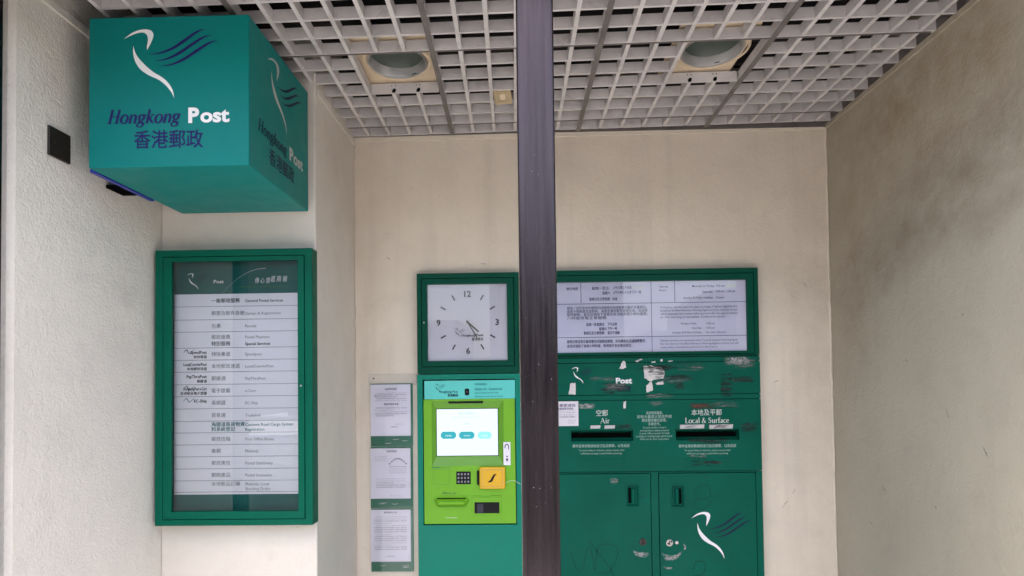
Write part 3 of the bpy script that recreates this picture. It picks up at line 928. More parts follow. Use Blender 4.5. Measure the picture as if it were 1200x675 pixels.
# header
px = YB / FPX
a = fb(219, 320.5); logo(g, a[0], a[1], 26 * px, 0.0012, M['white'], M['darknavy'])
a = fb(250.5, 332); g.text('Post', a[0], a[1], 3.9 * px, 0.0012, M['white'], 'l', 0.02, 12 * px)
a = fb(222, 338.5)
for k in range(34):                      # dotted arc
    t = k / 33.0
    q = fb(261 + 50 * t, 343.5 - 29 * (1 - (1 - t) ** 2.0))
    g.disc(q[0], q[1], 0.0013 * (.6 + .6 * t), 0.0013, M['white'], 8)
def brush(chars, x, z, h):
    for c in chars:
        g.text(c, x, z, h, 0.0012, M['white'], 'l', -0.004, h * 0.95, 0.15)
        x += h * 1.28
a = fb(298.5, 331.5); brush('傳心意', a[0], a[1], 5.2 * px)
a = fb(317, 329.8); brush('遞商機', a[0], a[1], 5.6 * px)
a = fb(280, 336.8); g.text('Linking people, Delivering business', a[0], a[1], 1.9 * px, 0.0012, M['limeink'], 'l', 0, 58 * px)
g.build('back_panel', T)
# list
g = MB(F_wall(YB))
lx0, lx1 = fb(204.8, 460)[0], fb(350.5, 460)[0]
lz0, lz1 = fb(277, 579)[1], fb(277, 344.3)[1]
g.box(lx0, lx1, lz0, lz1, 0.0, 0.003, M['sheet'])
ys = [346, 360.0, 375.4, 389.6, 408.3, 422.5, 436.4, 451, 465, 479.4, 493.9, 507.5, 521.5, 535.4, 549.6, 563.5, 576.8]
zs = [fb(205, y_)[1] for y_ in ys]
for z in zs[1:]:
    g.box(lx0, lx1, z - .0009, z + .0009, 0.003, 0.0036, M['grey'])
rows = [[('一般郵政服務', 'General Postal Services', 1)], [('郵票及郵件掛號', 'Stamps & Registration', 0)], [('包裹', 'Parcels', 0)],
        [('郵政繳費', 'Postal Payment', 0), ('特別服務', 'Special Services', 1)], [('特快專遞', 'Speedpost', 0)], [('本地郵政速遞', 'LocalCourierPost', 0)],
        [('郵繳通', 'PayThruPost', 0)], [('電子證書', 'e-Cert', 0)], [('易網遞', 'EC-Ship', 0)], [('貿易通', 'Tradelink', 0)],
        [('海關道路貨物資', 'Customs Road Cargo System', 2), ('料系統登記', 'Registration', 2)], [('郵政信箱', 'Post Office Boxes', 0)], [('集郵', 'Philately', 0)],
        [('郵政廣告', 'Postal Stationery', 0)], [('郵政產品', 'Postal Souvenirs', 0)], [('本地郵品訂購', 'Philatelic Local', 0), (None, 'Standing Order', 0)]]
xc, xe = fb(248.5, 460)[0], fb(288, 460)[0]
for i, rw in enumerate(rows):
    za, zb = zs[i], zs[i + 1]
    n = len(rw)
    for j, (c, e, st) in enumerate(rw):
        cap = 4.3 * px
        zz = zb + (za - zb) * ((n - j - 0.5) / n) - cap * 0.5 + (0.0018 if n == 2 else -0.001)
        if n == 2: zz = zb + (za - zb) * (0.56 if j == 0 else 0.14)
        ink = M['ink'] if st == 1 else M['tealink'] if st == 2 else M['grey']
        if c: g.text(c, xc, zz, cap * 0.93, 0.0042, ink, 'l', 0.012 if st else 0.0)
        g.text(e, xe, zz, cap * 0.78, 0.0042, ink, 'l', 0.012 if st else 0.0)
xr = fb(243, 460)[0]
for i, (a_, b_) in {4: ('SpeedPost', '特快專遞'), 5: ('LocalCourierPost', '本地郵政速遞'), 6: ('PayThruPost', '郵繳通'), 7: ('HongkongPost e-Cert', '香港郵政電子證書'), 8: ('EC-Ship', '')}.items():
    za, zb = zs[i], zs[i + 1]
    g.text(a_, xr, zb + (za - zb) * .52, 3.4 * px, 0.0042, M['ink'], 'r', 0.02, min(28, len(a_) * 2.2) * px)
    if b_: g.text(b_, xr, zb + (za - zb) * .16, 2.8 * px, 0.0042, M['ink'], 'r', 0.015)
    if i in (4, 7, 8):
        k = zb + (za - zb) * .6
        g.stroke([(xr - 28 * px, k + .001, .001), (xr - 24 * px, k + .012, .003), (xr - 21 * px, k - .002, .0025), (xr - 15 * px, k + .013, .001)], 0.0042, M['ink'] if i == 4 else M['tealink'])
g.build('service_list', T)
g = MB(F_wall(Y)); q = f(352.8, 452); g.lathe(q[0], q[1], [(.0042, .0009), (.004, .003), (.0015, .0032), (.0002, .0028)], M['steel'], 14); g.build('lock', T)

# ------------------------------------------------------------------ clock
YW = D - 0.04
f = on_wall(YW)
px = YW / FPX
o = rect_on(f, 488.6, 319.7, 608.5, 437.6)
gr = rect_on(f, 494.2, 326, 602, 429)
wi = rect_on(f, 500.6, 332.5, 594.3, 422.6)
T = thing('wall_clock', ((o[0] + o[1]) / 2, D, o[2]), 'square white wall clock in a dark green case above the ticket kiosk', 'clock')
T['label'] = 'square white clock in a dark green case above the lime self-service kiosk'
case(T, YW, D, o, gr, wi, M['greend'])
YB = YW + 0.016
fb = on_wall(YB); pb = YB / FPX
g = MB(F_wall(YB))
g.box(wi[0] - .006, wi[1] + .006, wi[2] - .006, wi[3] + .006, -0.003, 0, M['dial'])
cc = fb(548.3, 377.8)
ra = 33.5 * pb
for h in range(1, 13):
    t = R(30 * h)
    u, v = cc[0] + ra * math.sin(t), cc[1] + ra * math.cos(t)
    if h % 3 == 0:
        k = {12: (0, 0), 3: (.004, 0), 6: (0, .0), 9: (-.004, 0)}[h]
        g.text(str(h), u + k[0], v - 3.4 * pb, 6.9 * pb, 0.001, M['ink'], 'c', 0.03)
    else:
        du, dv = math.sin(t), math.cos(t)
        e = 3.4 * pb
        g.stroke([(u - du * e, v - dv * e, 1.7 * pb), (u + du * e, v + dv * e, 1.7 * pb)], 0.001, M['ink'])
q = fb(532.3, 385); logo(g, q[0], q[1], 13.5 * pb, 0.001, M['ink'], M['grey'])
q = fb(540.5, 394.3); g.text('Hongkong', q[0], q[1], 2.6 * pb, 0.001, M['ink'], 'l', 0.02, 16.5 * pb, 0.2)
q = fb(557.5, 394); g.text('Post', q[0], q[1], 2.7 * pb, 0.001, M['ink'], 'l', 0.045, 9 * pb)
q = fb(553, 399); g.text('香港郵政', q[0], q[1], 2.7 * pb, 0.001, M['ink'], 'l', 0.03, 13.5 * pb)
g.build('dial', T)
for nm, ang, ln, wd in (('minute_hand', 149.6, 21.5, 1.3), ('hour_hand', 132.0, 17.0, 1.9)):
    g = MB(F_wall(YB))
    t = R(ang); du, dv = math.sin(t), math.cos(t)
    p0, p1 = (cc[0] - du * 2.5 * pb, cc[1] - dv * 2.5 * pb), (cc[0] + du * ln * pb, cc[1] + dv * ln * pb)
    h = wd * pb / 2
    w0 = 0.003 if nm == 'hour_hand' else 0.0045
    g.prism([(p0[0] - dv * h, p0[1] + du * h), (p1[0] - dv * h * .8, p1[1] + du * h * .8), (p1[0] + dv * h * .8, p1[1] - du * h * .8), (p0[0] + dv * h, p0[1] - du * h)], w0, w0 + 0.001, M['black'])
    if nm == 'minute_hand':
        g.lathe(cc[0], cc[1], [(.0055, .0003), (.0055, .0062), (.0002, .0066)], M['black'], 16)
    g.build(nm, T)
g = MB(F_wall(YW)); q = f(496.8, 378); g.lathe(q[0], q[1], [(.0035, .001), (.0033, .0026), (.0002, .0024)], M['steel'], 12); g.build('lock', T)

# ------------------------------------------------------------------ self-service kiosk
o2 = rect_on(f, 489.7, 438.3, 611.0, 690)
T = thing('service_kiosk', ((o2[0] + o2[1]) / 2, D, 0), 'lime green self-service postage kiosk with lit screen and yellow card reader', 'kiosk')
fa = rect_on(f, 496.8, 445.4, 603.8, 613.6)
g = MB(F_wall(YW)); g.ring((o2[0], o2[1], 0.02, o2[3]), (fa[0] - .004, fa[1] + .004, fa[2] - .006, fa[3] + .004), -0.04, 0.002, M['kioskteal']); g.build('surround', T, 0.002)
g = MB(F_wall(YW)); g.box(fa[0] - .006, fa[1] + .006, fa[2] - .008, fa[3] + .006, -0.036, -0.022, M['void']); g.build('shadow_gap', T)
hd = rect_on(f, 497.3, 445.8, 603.5, 467.5)
g = MB(F_wall(YW)); g.box(hd[0], hd[1], hd[2] + .0005, hd[3], -0.02, 0.0, M['cyan'])
q = f(509, 449.8); logo(g, q[0], q[1], 14 * px, 0.0006, M['ink'], M['tealink'])
q = f(514.5, 460.5); g.text('Hongkong Post', q[0], q[1], 2.9 * px, 0.0006, M['darknavy'], 'l', 0.015, 22 * px, 0.15)
q = f(524.5, 464.8); g.text('香港郵政', q[0], q[1], 2.7 * px, 0.0006, M['darknavy'], 'l', 0.03, 12.5 * px)
for i, (s, wd_, x_) in enumerate((('自助郵遞服務站', 14, 556.5), ('請留意個人財物，使用後請取回收據', 32, 556.5), ('Smart Postal Service Kiosk', 28, 556.5), ('Please keep your receipt after use of service', 33, 556.5))):
    q = f(x_, 451.3 + 4.0 * i + (2 if i > 0 else 0)); g.text(s, q[0], q[1], 1.9 * px, 0.0006, M['tealink'], 'l', 0.01, wd_ * px)
g.build('header_panel', T, 0.0015)
bz = rect_on(f, 506, 469.5, 590.3, 545.8)
g = MB(F_wall(YW))
g.ring((fa[0], fa[1], fa[2], hd[2] - .0005), bz, -0.02, 0.0, M['lime'])
q = f(517, 548.5); g.text('請輕觸螢幕 Touch screen', q[0], q[1], 1.3 * px, 0.0006, M['tealink'], 'c', 0, 22 * px)
q = f(526.5, 578.7); g.text('收據 Receipt / Label', q[0], q[1], 1.9 * px, 0.0006, M['ink'], 'c', 0.01, 16 * px)
q = f(529, 607.2); g.text('Printed labels', q[0], q[1], 1.3 * px, 0.0006, M['white'], 'c', 0, 14 * px)
g.build('fascia', T, 0.0015)
sc_ = rect_on(f, 511.3, 479.5, 583.2, 534.3)
g = MB(F_wall(YW))
def frustum(o_, i_, w0, w1, m):
    c = lambda r, w_: [(r[0], r[2], w_), (r[1], r[2], w_), (r[1], r[3], w_), (r[0], r[3], w_)]
    g.add(c(o_, w0) + c(i_, w1), [(k, (k + 1) % 4, 4 + (k + 1) % 4, 4 + k) for k in range(4)], m)
frustum(bz, (sc_[0] - .003, sc_[1] + .003, sc_[2] - .003, sc_[3] + .003), -0.0005, -0.016, M['limed'])
g.ring((sc_[0] - .003, sc_[1] + .003, sc_[2] - .003, sc_[3] + .003), sc_, -0.019, -0.016, M['black'])
g.build('screen_bezel', T)
YS = YW + 0.017
g = MB(F_wall(YS)); g.box(sc_[0], sc_[1], sc_[2], sc_[3], -0.003, 0, M['screen'])
fsn = on_wall(YS); ps = YS / FPX
q = fsn(547, 485.8); g.text('郵票 / 郵遞服務', q[0], q[1], 2.2 * ps, 0.0005, M['screenink'], 'c', 0, 18 * ps)
q = fsn(547, 489.6); g.text('Please select a service to start', q[0], q[1], 1.5 * ps, 0.0005, M['screenink'], 'c', 0, 34 * ps)
q = fsn(547, 497.5); g.text('服務', q[0], q[1], 1.6 * ps, 0.0005, M['screenink'], 'c')
for i, (x0, x1, mm) in enumerate(((516.5, 534.5, 'button'), (538, 556, 'button'), (560, 576, 'buttonlight'))):
    b = rect_on(fsn, x0, 505.8, x1, 514.2)
    r_ = (b[3] - b[2]) * .3
    g.poly([(b[0] + r_, b[2]), (b[1] - r_, b[2]), (b[1], b[2] + r_), (b[1], b[3] - r_), (b[1] - r_, b[3]), (b[0] + r_, b[3]), (b[0], b[3] - r_), (b[0], b[2] + r_)], 0.0005, M[mm])
    g.text(('郵資標籤', '郵件投寄', '繳費')[i], (b[0] + b[1]) / 2, b[2] + .0115, .005, 0.0008, M['screen'], 'c', 0.0, (b[1] - b[0]) * .4)
g.build('screen', T)
def part(name, x0, y0, x1, y1, w0, w1, m, bev=0.0015, dark=None):
    b = rect_on(f, x0, y0, x1, y1)
    g = MB(F_wall(YW)); g.box(b[0], b[1], b[2], b[3], w0, w1, m)
    ob = g.build(name, T, bev)
    return ob, b
part('speaker_slot', 525.5, 470.2, 566, 472.6, -0.001, 0.0012, M['black'], 0.0005)
g = MB(F_wall(YW)); q = f(547.3, 459.3)
g.prism([(q[0] + .0105 * math.cos(2 * math.pi * k / 20), q[1] + .0058 * math.sin(2 * math.pi * k / 20) * 1.0 + (.010 if math.sin(2 * math.pi * k / 20) > 0 else -.010)) for k in range(20)], 0.0002, 0.0025, M['black'])
g.lathe(q[0], q[1], [(.004, .0026), (.0005, .003)], M['lens'], 14)
g.build('camera_window', T)
b = rect_on(f, 590, 518, 598.3, 545)
g = MB(F_wall(YW)); g.box(b[0], b[1], b[2], b[3], 0.0002, 0.0035, M['paper']); u = (b[0] + b[1]) / 2
g.stroke([(u - .009, b[3] - .028, .004), (u - .007, b[3] - .014, .004), (u + .003, b[3] - .011, .004), (u + .008, b[3] - .02, .004), (u + .007, b[3] - .034, .003)], 0.0042, M['black'])
g.disc(u, b[2] + .04, .0035, 0.0042, M['black'], 10)
g.prism([(u - .006, b[2] + .03), (u + .006, b[2] + .03), (u, b[2] + .014)], 0.004, 0.0044, M['black'])
g.build('card_reader', T)
b = rect_on(f, 507.5, 550, 526.5, 568)
g = MB(F_wall(YW)); g.ring(b, (b[0] + .002, b[1] - .002, b[2] + .002, b[3] - .002), 0.0, 0.0012, M['limed']); g.rect(b[0] + .002, b[1] - .002, b[2] + .002, b[3] - .002, 0.0006, M['lime']); g.build('blanking_plate', T)
ob, b = part('keypad', 534.8, 552.6, 551.6, 567.2, 0.0, 0.004, M['black'], 0.001)
g = MB(F_wall(YW))
for i in range(4):
    for j in range(3):
        u = b[0] + (b[1] - b[0]) * (.16 + .227 * i); v = b[2] + (b[3] - b[2]) * (.2 + .3 * j)
        g.box(u - .004, u + .004, v - .0045, v + .0045, 0.0042, 0.0058, M['grey'])
g.build('keys', ob, 0.0006)
part('reader_slot', 559, 551.5, 561.6, 567.8, 0.0, 0.008, M['black'], 0.0008)
b = rect_on(f, 562.3, 546.7, 592.3, 572.3)
g = MB(F_wall(YW)); g.box(b[0], b[1], b[2], b[3], 0.0, 0.022, M['yellow']); ob = g.build('contactless_reader', T, 0.007, 4)
g = MB(F_wall(YW)); mx, mz = (b[0] + b[1]) / 2, (b[2] + b[3]) / 2
g.ring((b[0] + .012, b[1] - .012, b[2] + .012, b[3] - .012), (b[0] + .0135, b[1] - .0135, b[2] + .0135, b[3] - .0135), 0.0222, 0.023, M['tan'])
g.stroke([(mx - .022, mz - .018, .002), (mx - .006, mz - .012, .010), (mx + .003, mz + .004, .010), (mx + .012, mz + .016, .007), (mx + .020, mz + .017, .001)], 0.0226, M['black'])
g.build('reader_mark', ob)
# receipt lip: a rounded drop-down mouth
b = rect_on(f, 509.5, 581, 549.2, 593.6)
g = MB(F_wall(YW))
zm = b[2] + (b[3] - b[2]) * .45
prof = [(b[3], 0.0), (b[3], 0.004), (zm + .012, 0.014), (zm + .004, 0.030), (zm - .006, 0.030), (b[2] + .004, 0.016), (b[2], 0.0)]
n = 14
vs, fs = [], []
for i in range(n + 1):
    t = i / n
    e = min(1.0, math.sin(math.pi * min(max(t, 0.0), 1.0)) * 3.2)
    u = b[0] + (b[1] - b[0]) * t
    for (z, w_) in prof:
        zz = b[3] - (b[3] - z) * (0.45 + 0.55 * min(1, e + .2))
        vs.append((u, zz if z < b[3] else z, w_ * max(e, 0.12)))
k_ = len(prof)
for i in range(n):
    for j in range(k_ - 1):
        fs.append((i * k_ + j, (i + 1) * k_ + j, (i + 1) * k_ + j + 1, i * k_ + j + 1))
g.add(vs, fs, M['lime'])
ob = g.build('receipt_lip', T, smooth=True)
g = MB(F_wall(YW)); g.box(b[0] + .012, b[1] - .012, zm + .016, zm + .019, 0.006, 0.0155, M['void']); g.build('paper_slot', ob)
b = rect_on(f, 553.8, 582.5, 587.3, 603.6)
i_ = rect_on(f, 556.2, 588.3, 585.3, 601.3)
g = MB(F_wall(YW)); g.ring(b, i_, 0.0, 0.006, M['lime']); ob = g.build('collection_tray', T, 0.0015)
g = MB(F_wall(YW)); g.rect(i_[0], i_[1], i_[2], i_[3], 0.001, M['black'])
g.box(i_[0] + .012, i_[0] + .04, i_[2], i_[3] - .008, 0.001, 0.003, M['ink']); g.build('tray_opening', ob)
for ta, tb in ((b[0] - .002, b[0] + (b[1] - b[0]) * .34), (b[0] + (b[1] - b[0]) * .62, b[1] + .002)):
    g = MB(F_wall(YW)); g.box(ta, tb, b[3], b[3] + .006, 0.0, 0.007, M['lime']); g.build('tray_tab', ob, 0.001)

# loose white wire from the reader across to the post
T = thing('loose_wire', (f(598, 562)[0], YW, f(598, 562)[1]), 'thin white wire looping from the yellow reader towards the post', 'wire')
pts = [(*[f(x_, y_)[0], YW - .006, f(x_, y_)[1]],) for x_, y_ in ((592, 566), (597, 563.5), (603, 563), (609, 566.5), (618, 570))]
g = MB(); g.tube(pts, 0.0007, M['white']); g.build('wire_run', T, smooth=True)

# ------------------------------------------------------------------ paper notices in green holders
YN = D - 0.006
f2 = on_wall(YN); pn = YN / FPX
spec = [((434.3, 450.5, 481.3, 510.8), (434.3, 449.5, 483.8, 522.8), 'topmost of the three paper notices, two text blocks, left of the kiosk'),
        ((434.3, 525.3, 481.3, 584.2), (434.3, 523.6, 484, 595.4), 'middle of the three paper notices, with a small curved diagram, left of the kiosk'),
        ((434.6, 597.2, 481.5, 658), (435, 596.4, 484.6, 669.8), 'lowest of the three paper notices, densely printed, left of the kiosk')]
for n_, (pp, bb, lab) in enumerate(spec):
    b = rect_on(f2, *bb)
    T = thing('paper_notice', ((b[0] + b[1]) / 2, D, b[2]), lab, 'notice', 'paper notices in green holders')
    g = MB(F_wall(YN)); g.box(b[0], b[1], b[2], b[3], -0.005, 0.0, M['noticegreen'])
    for _ in range(3):
        u = random.uniform(b[0] + .02, b[1] - .04); v = b[2] + random.uniform(.01, .035)
        g.stroke([(u, v, .0012), (u + .012, v - .002, .0018), (u + .03, v + .001, .0008)], 0.0009, M['residue'] if False else M['white'])
    g.build('holder', T, 0.0008)
    s = rect_on(f2, *pp)
    g = MB(F_wall(YN))
    # slightly wavy sheet
    nx, ny = 6, 8
    vs = [(s[0] + (s[1] - s[0]) * i / nx, s[2] + (s[3] - s[2]) * j / ny, 0.0025 + 0.0011 * math.sin(i * 1.1 + n_ * 2) * math.sin(j * .9 + n_)) for j in range(ny + 1) for i in range(nx + 1)]
    g.add(vs, [(j * (nx + 1) + i, j * (nx + 1) + i + 1, (j + 1) * (nx + 1) + i + 1, (j + 1) * (nx + 1) + i) for j in range(ny) for i in range(nx)], M['paper'])
    u0, u1 = s[0] + 4.5 * pn, s[1] - 4.5 * pn
    def line(yp, a=0.0, bb_=1.0, cap=0.95, txt=None, ink='grey'):
        z = f2(457, yp)[1]
        txt = txt or random.choice(['香港郵政現推出多項自助郵遞服務供市民使用，詳情請參閱', 'Customers may make use of the smart postal facilities for posting items at any time', '如有查詢請致電本署熱線或瀏覽網頁，多謝合作並請留意安排', 'Please note that the following arrangements will take effect until further notice'])
        g.text(txt, u0 + (u1 - u0) * a, z, cap * pn, 0.0042, M[ink], 'l', 0.0, (u1 - u0) * (bb_ - a), res=1)
    random.seed(20 + n_)
    y0 = pp[1]
    if n_ == 0:
        line(y0 + 6.3, .34, .7, 1.9, '自助郵政服務', 'ink')
        for k in range(5): line(y0 + 10.5 + 2.2 * k, 0.08 if k % 3 == 0 else 0, 1.0 if k % 3 != 2 else .7)
        line(y0 + 24, .3, .75, 1.7, '開放時間及收費', 'ink')
        for k in range(5): line(y0 + 28 + 2.3 * k, 0.05 if k % 2 == 0 else 0, 1.0 if k % 3 != 1 else .6)
        line(y0 + 50.5, .52, .72, 1.2, '網頁'); line(y0 + 47, .62, .9, 1.0, 'Website')
    elif n_ == 1:
        line(y0 + 4.5, .38, .7, 1.7, '派遞安排通告', 'ink')
        for k in range(3): line(y0 + 10 + 2.4 * k, 0, .4)
        for k in range(9):
            t = k / 8
            u = u0 + (u1 - u0) * (.48 + .5 * t); z = f2(457, y0 + 18 - 6 * math.sin(math.pi * t))[1]
            g.rect(u - .004, u + .004, z - .003, z + .003, 0.0042, M['grey'])
        for k in range(4): line(y0 + 22 + 2.4 * k, .45, 1.0)
        for k in range(5): line(y0 + 36 + 2.5 * k, 0.06, .95 if k != 2 else .6)
        line(y0 + 56, .5, .85, 1.0, 'More information')
    else:
        line(y0 + 4, .3, .7, 1.5, '郵政署長公告', 'ink')
        for k in range(16): line(y0 + 8.5 + 2.55 * k, 0.06 if k % 4 == 0 else 0, 1.0 if k % 5 != 3 else .55)
        line(y0 + 55, .3, .6, 1.0, '二維碼')
    g.build('sheet', T)
    g = MB(F_wall(YN)); g.rect(b[0] + .001, b[1] - .0005, b[2] + .001, b[3] - .001, 0.0055, M['film']); g.build('clear_sleeve', T)
# aged clear tape strip behind the top notice
b = rect_on(f2, 431.5, 438.3, 488, 452)
T = thing('mounting_strip', ((b[0] + b[1]) / 2, D, b[2]), 'dull translucent strip fixed to the wall above the topmost paper notice', 'strip')
g = MB(F_wall(D)); g.box(b[0], b[1], b[2], b[3], 0.0, 0.003, M['acrylic']); g.build('strip', T, 0.001)
q = f2(437.5, 443.5)
g = MB(F_wall(D)); g.lathe(q[0], q[1], [(.004, .003), (.0035, .005), (.0002, .0054)], M['brown'], 12); g.build('screw', T)

# ------------------------------------------------------------------ posting box and opening-hours case
o = rect_on(f, 640, 315, 888.2, 416.5)
X0B, X1B = o[0], (f(888, 320)[0] + f(896, 670)[0]) / 2
o = (X0B, X1B, f(770, 416.3)[1], f(770, 315.3)[1])
gr = (X0B + .022, X1B - .022, f(770, 415.0)[1], f(770, 321.6)[1])
gr = (X0B + .022, X1B - .022, o[2] + .004, f(770, 321.6)[1])
wi = (X0B + .045, f(875.8, 370)[0], f(765, 412.2)[1], f(765, 329)[1])
T = thing('hours_case', ((o[0] + o[1]) / 2, D, o[2]), 'wide dark green glazed case with the printed opening hours, above the posting box', 'notice case')
case(T, YW, D, o, gr, wi, M['greend'])
YB = YW + 0.014
fb = on_wall(YB); pb = YB / FPX
g = MB(F_wall(YB)); g.box(wi[0] - .006, wi[1] + .006, wi[2] - .006, wi[3] + .006, -0.003, 0, M['timetable'])
def hl(y, x0, x1):
    z = fb(765, y)[1]; g.rect(fb(x0, y)[0], fb(x1, y)[0], z - .0011, z + .0011, 0.0006, M['inkblue'])
def vl(x, y0, y1):
    u = fb(x, (y0 + y1) / 2)[0]; g.rect(u - .0011, u + .0011, fb(x, y1)[1], fb(x, y0)[1], 0.0005, M['inkblue'])
hl(355, 640, 877); hl(394.3, 640, 877); vl(763.5, 327, 413); vl(680.7, 327, 355); vl(790.6, 327, 354)
def tx(s, x, y, cap, width=None, align='l', bold=0.015):
    q = fb(x, y); g.text(s, q[0], q[1], cap * pb, 0.0008, M['inkblue'], align, bold, None if width is None else width * pb)
tx('辦公時間', 664, 340.2, 2.8, 13)
tx('星期一至五', 693.5, 339.5, 2.8, 20); tx('上午九時三十分至', 718, 338.6, 2.8, 22); tx('下午五時', 742, 338, 2.6, 11)
tx('星期六', 706, 345, 2.8, 9); tx('上午九時三十分至下午一時', 718, 344.3, 2.8, 33)
tx('星期日及公眾假期', 690.5, 352.2, 2.8, 24); tx('休息', 717.5, 352, 2.8, 6)
tx('Opening', 772.5, 337, 2.2, 10, bold=0); tx('Hours', 772.5, 341.2, 2.2, 8, bold=0)
tx('Monday to Friday', 811, 336.5, 2.4, 26, bold=0.005); tx('9:30 am - 5:00 pm', 839, 336, 2.4, 23, bold=0.005)
tx('Saturday', 823, 343, 2.4, 12, bold=0.005); tx('9:30 am - 1:00 pm', 839, 342.6, 2.4, 22, bold=0.005)
tx('Sunday & Public Holiday', 801, 350.2, 2.4, 34, bold=0.005); tx('Closed', 839, 349.8, 2.4, 9, bold=0.005)
for i, s in enumerate(('郵政／派件及收件服務的詳細資料和時間表刊載於本署網站，', '倘若十號颱風信號懸掛，或黑色暴雨警告訊號生效，本局將', '暫停服務，直至訊號除下或警告取消後的兩小時內重開，', '八時後恢復正常服務')):
    tx(s, 664.5, 362.8 + 3.9 * i, 2.8, (93, 94, 94, 46)[i], bold=0.0)
tx('星期一至星期五', 687, 382, 2.8, 21); tx('下午五時', 712, 381.6, 2.8, 11)
tx('星期六', 702, 387, 2.8, 9); tx('下午一時', 712, 386.6, 2.8, 11)
tx('星期日及公眾假期', 684, 392, 2.8, 24); tx('是日不派郵', 712, 391.6, 2.8, 14)
for i, s in enumerate(('Posting box collection times are subject to change. If Typhoon Signal No. 8 is', 'hoisted or the Black Rainstorm Warning Signal is in force, collection of mail', 'will be suspended and resumed within two hours after the signal is lowered', 'or the warning is cancelled. Collection times:')):
    tx(s, 774, 361.2 + 3.9 * i, 2.3, (89, 89, 89, 75)[i], bold=0.0)
tx('Monday to Friday', 798, 380.3, 2.3, 18, bold=0); tx('5:00 pm', 827.5, 380, 2.3, 10, bold=0)
tx('Saturday', 811, 385.4, 2.3, 11, bold=0); tx('1:00 pm', 827.5, 385.2, 2.3, 10, bold=0)
tx('Sunday & Public Holiday', 788, 390.8, 2.3, 34, bold=0); tx('No mail collection', 827.5, 390.4, 2.3, 23, bold=0)
for i, s in enumerate(('颱風信號或黑色暴雨警告訊號懸掛期間，所有郵局及派遞服務暫停，', '直至訊號除下後兩小時恢復，惟須視乎安全情況而定。')):
    tx(s, 664.5, 402.2 + 5.2 * i, 2.9, (92, 76)[i])
for i, s in enumerate(('Delivery services are suspended when Tropical Cyclone Warning Signal', 'No. 8 or above or the Black Rainstorm Warning Signal is in force, and will', 'resume where circumstances permit and it is safe to do so.')):
    tx(s, 774, 400.2 + 3.9 * i, 2.3, (89, 90, 66)[i], bold=0.0)
for x0, y0, x1, y1 in ((741.5, 335, 753, 338.8), (851, 332.4, 862.5, 336.8)):
    b = rect_on(fb, x0, y0, x1, y1); g.rect(*b, 0.0012, M['white'])
g.build('timetable', T)
g = MB(F_wall(YW)); q = f(763, 324.6); g.lathe(q[0], q[1], [(.005, .001), (.0045, .0026), (.0002, .0022)], M['greend'], 14); g.build('lock', T)

PBT = thing('posting_box', ((X0B + X1B) / 2, D, 0), 'battered green built-in posting box with two slots and two doors beside the post', 'posting box')
T = PBT
zt = o[2] - 0.001
z_h0, z_h1 = f(770, 462.4)[1], f(770, 424.6)[1]
z_m1 = f(770, 468.6)[1]
z_d = f(770, 552.5)[1]
g = MB(F_wall(YW))
g.box(X0B, X1B, f(770, 418.4)[1] + .001, zt, -0.04, 0.001, M['greend'])
g.box(X0B, X1B, z_h1 + .0015, f(770, 418.4)[1] - .0015, -0.04, 0.0, M['postgreen'])
g.build('upper_rail', T, 0.0015)
g = MB(F_wall(YW)); g.box(X0B, X1B, z_h0 + .0012, z_h1 - .0012, -0.04, 0.0008, M['postgreen'])
q = f(669.5, 430.4); logo(g, q[0], q[1], 25.5 * px, 0.0018, M['white'], M['darknavy'])
q = f(721.7, 449.3); g.text('Post', q[0], q[1], 6.3 * px, 0.0018, M['white'], 'l', 0.04, 18.8 * px, res=3)
q = f(721.7, 457.6); g.text('香港郵政'[1:], q[0], q[1], 4.6 * px, 0.0018, M['darknavy'], 'l', 0.01, 18 * px)
g.build('header_panel', T, 0.0012)
g = MB(F_wall(YW)); g.box(X0B, X1B, z_m1 + .0012, z_h0 - .0012, -0.04, 0.0, M['postgreen']); g.build('middle_rail', T, 0.0012)
g = MB(F_wall(YW)); g.box(X0B + .003, X1B - .003, z_m1 - 0.01, zt - .002, -0.034, -0.006, M['void']); g.build('backing', T)
# slot panel with real openings
sl_l, sl_r = rect_on(f, 669.3, 504.8, 742, 515.8), rect_on(f, 792, 503.8, 866.5, 515.8)
g = MB(F_wall(YW))
zb_, zt_ = z_d + .0015, z_m1 - .0012
za, zz = min(sl_l[2], sl_r[2]), max(sl_l[3], sl_r[3])
sl_l = (sl_l[0], sl_l[1], za, zz); sl_r = (sl_r[0], sl_r[1], za, zz)
us = [X0B, sl_l[0], sl_l[1], sl_r[0], sl_r[1], X1B]
vsn = [zb_, za, zz, zt_]
vs = [(u, v, 0.0) for v in vsn for u in us]
fs = [(j * 6 + i, j * 6 + i + 1, (j + 1) * 6 + i + 1, (j + 1) * 6 + i) for j in range(3) for i in range(5) if not (j == 1 and i in (1, 3))]
g.add(vs, fs, M['postgreen'])
pm = M['postgreen']
q = f(705.5, 487); g.text('空郵', q[0], q[1], 5.5 * px, 0.0008, M['offwhite'], 'c', 0.0, 13.5 * px, res=3)
q = f(709, 496); serif(g, 'Air', q[0], q[1], 6.0 * px, 0.0008, M['offwhite'], 'c', 0, 11 * px, 1.1)
q = f(828, 486.2); g.text('本地及平郵', q[0], q[1], 5.5 * px, 0.0008, M['offwhite'], 'c', 0.0, 35 * px, res=3)
q = f(828.5, 495.6); serif(g, 'Local & Surface', q[0], q[1], 6.2 * px, 0.0008, M['offwhite'], 'c', 0, 51 * px, 1.1)
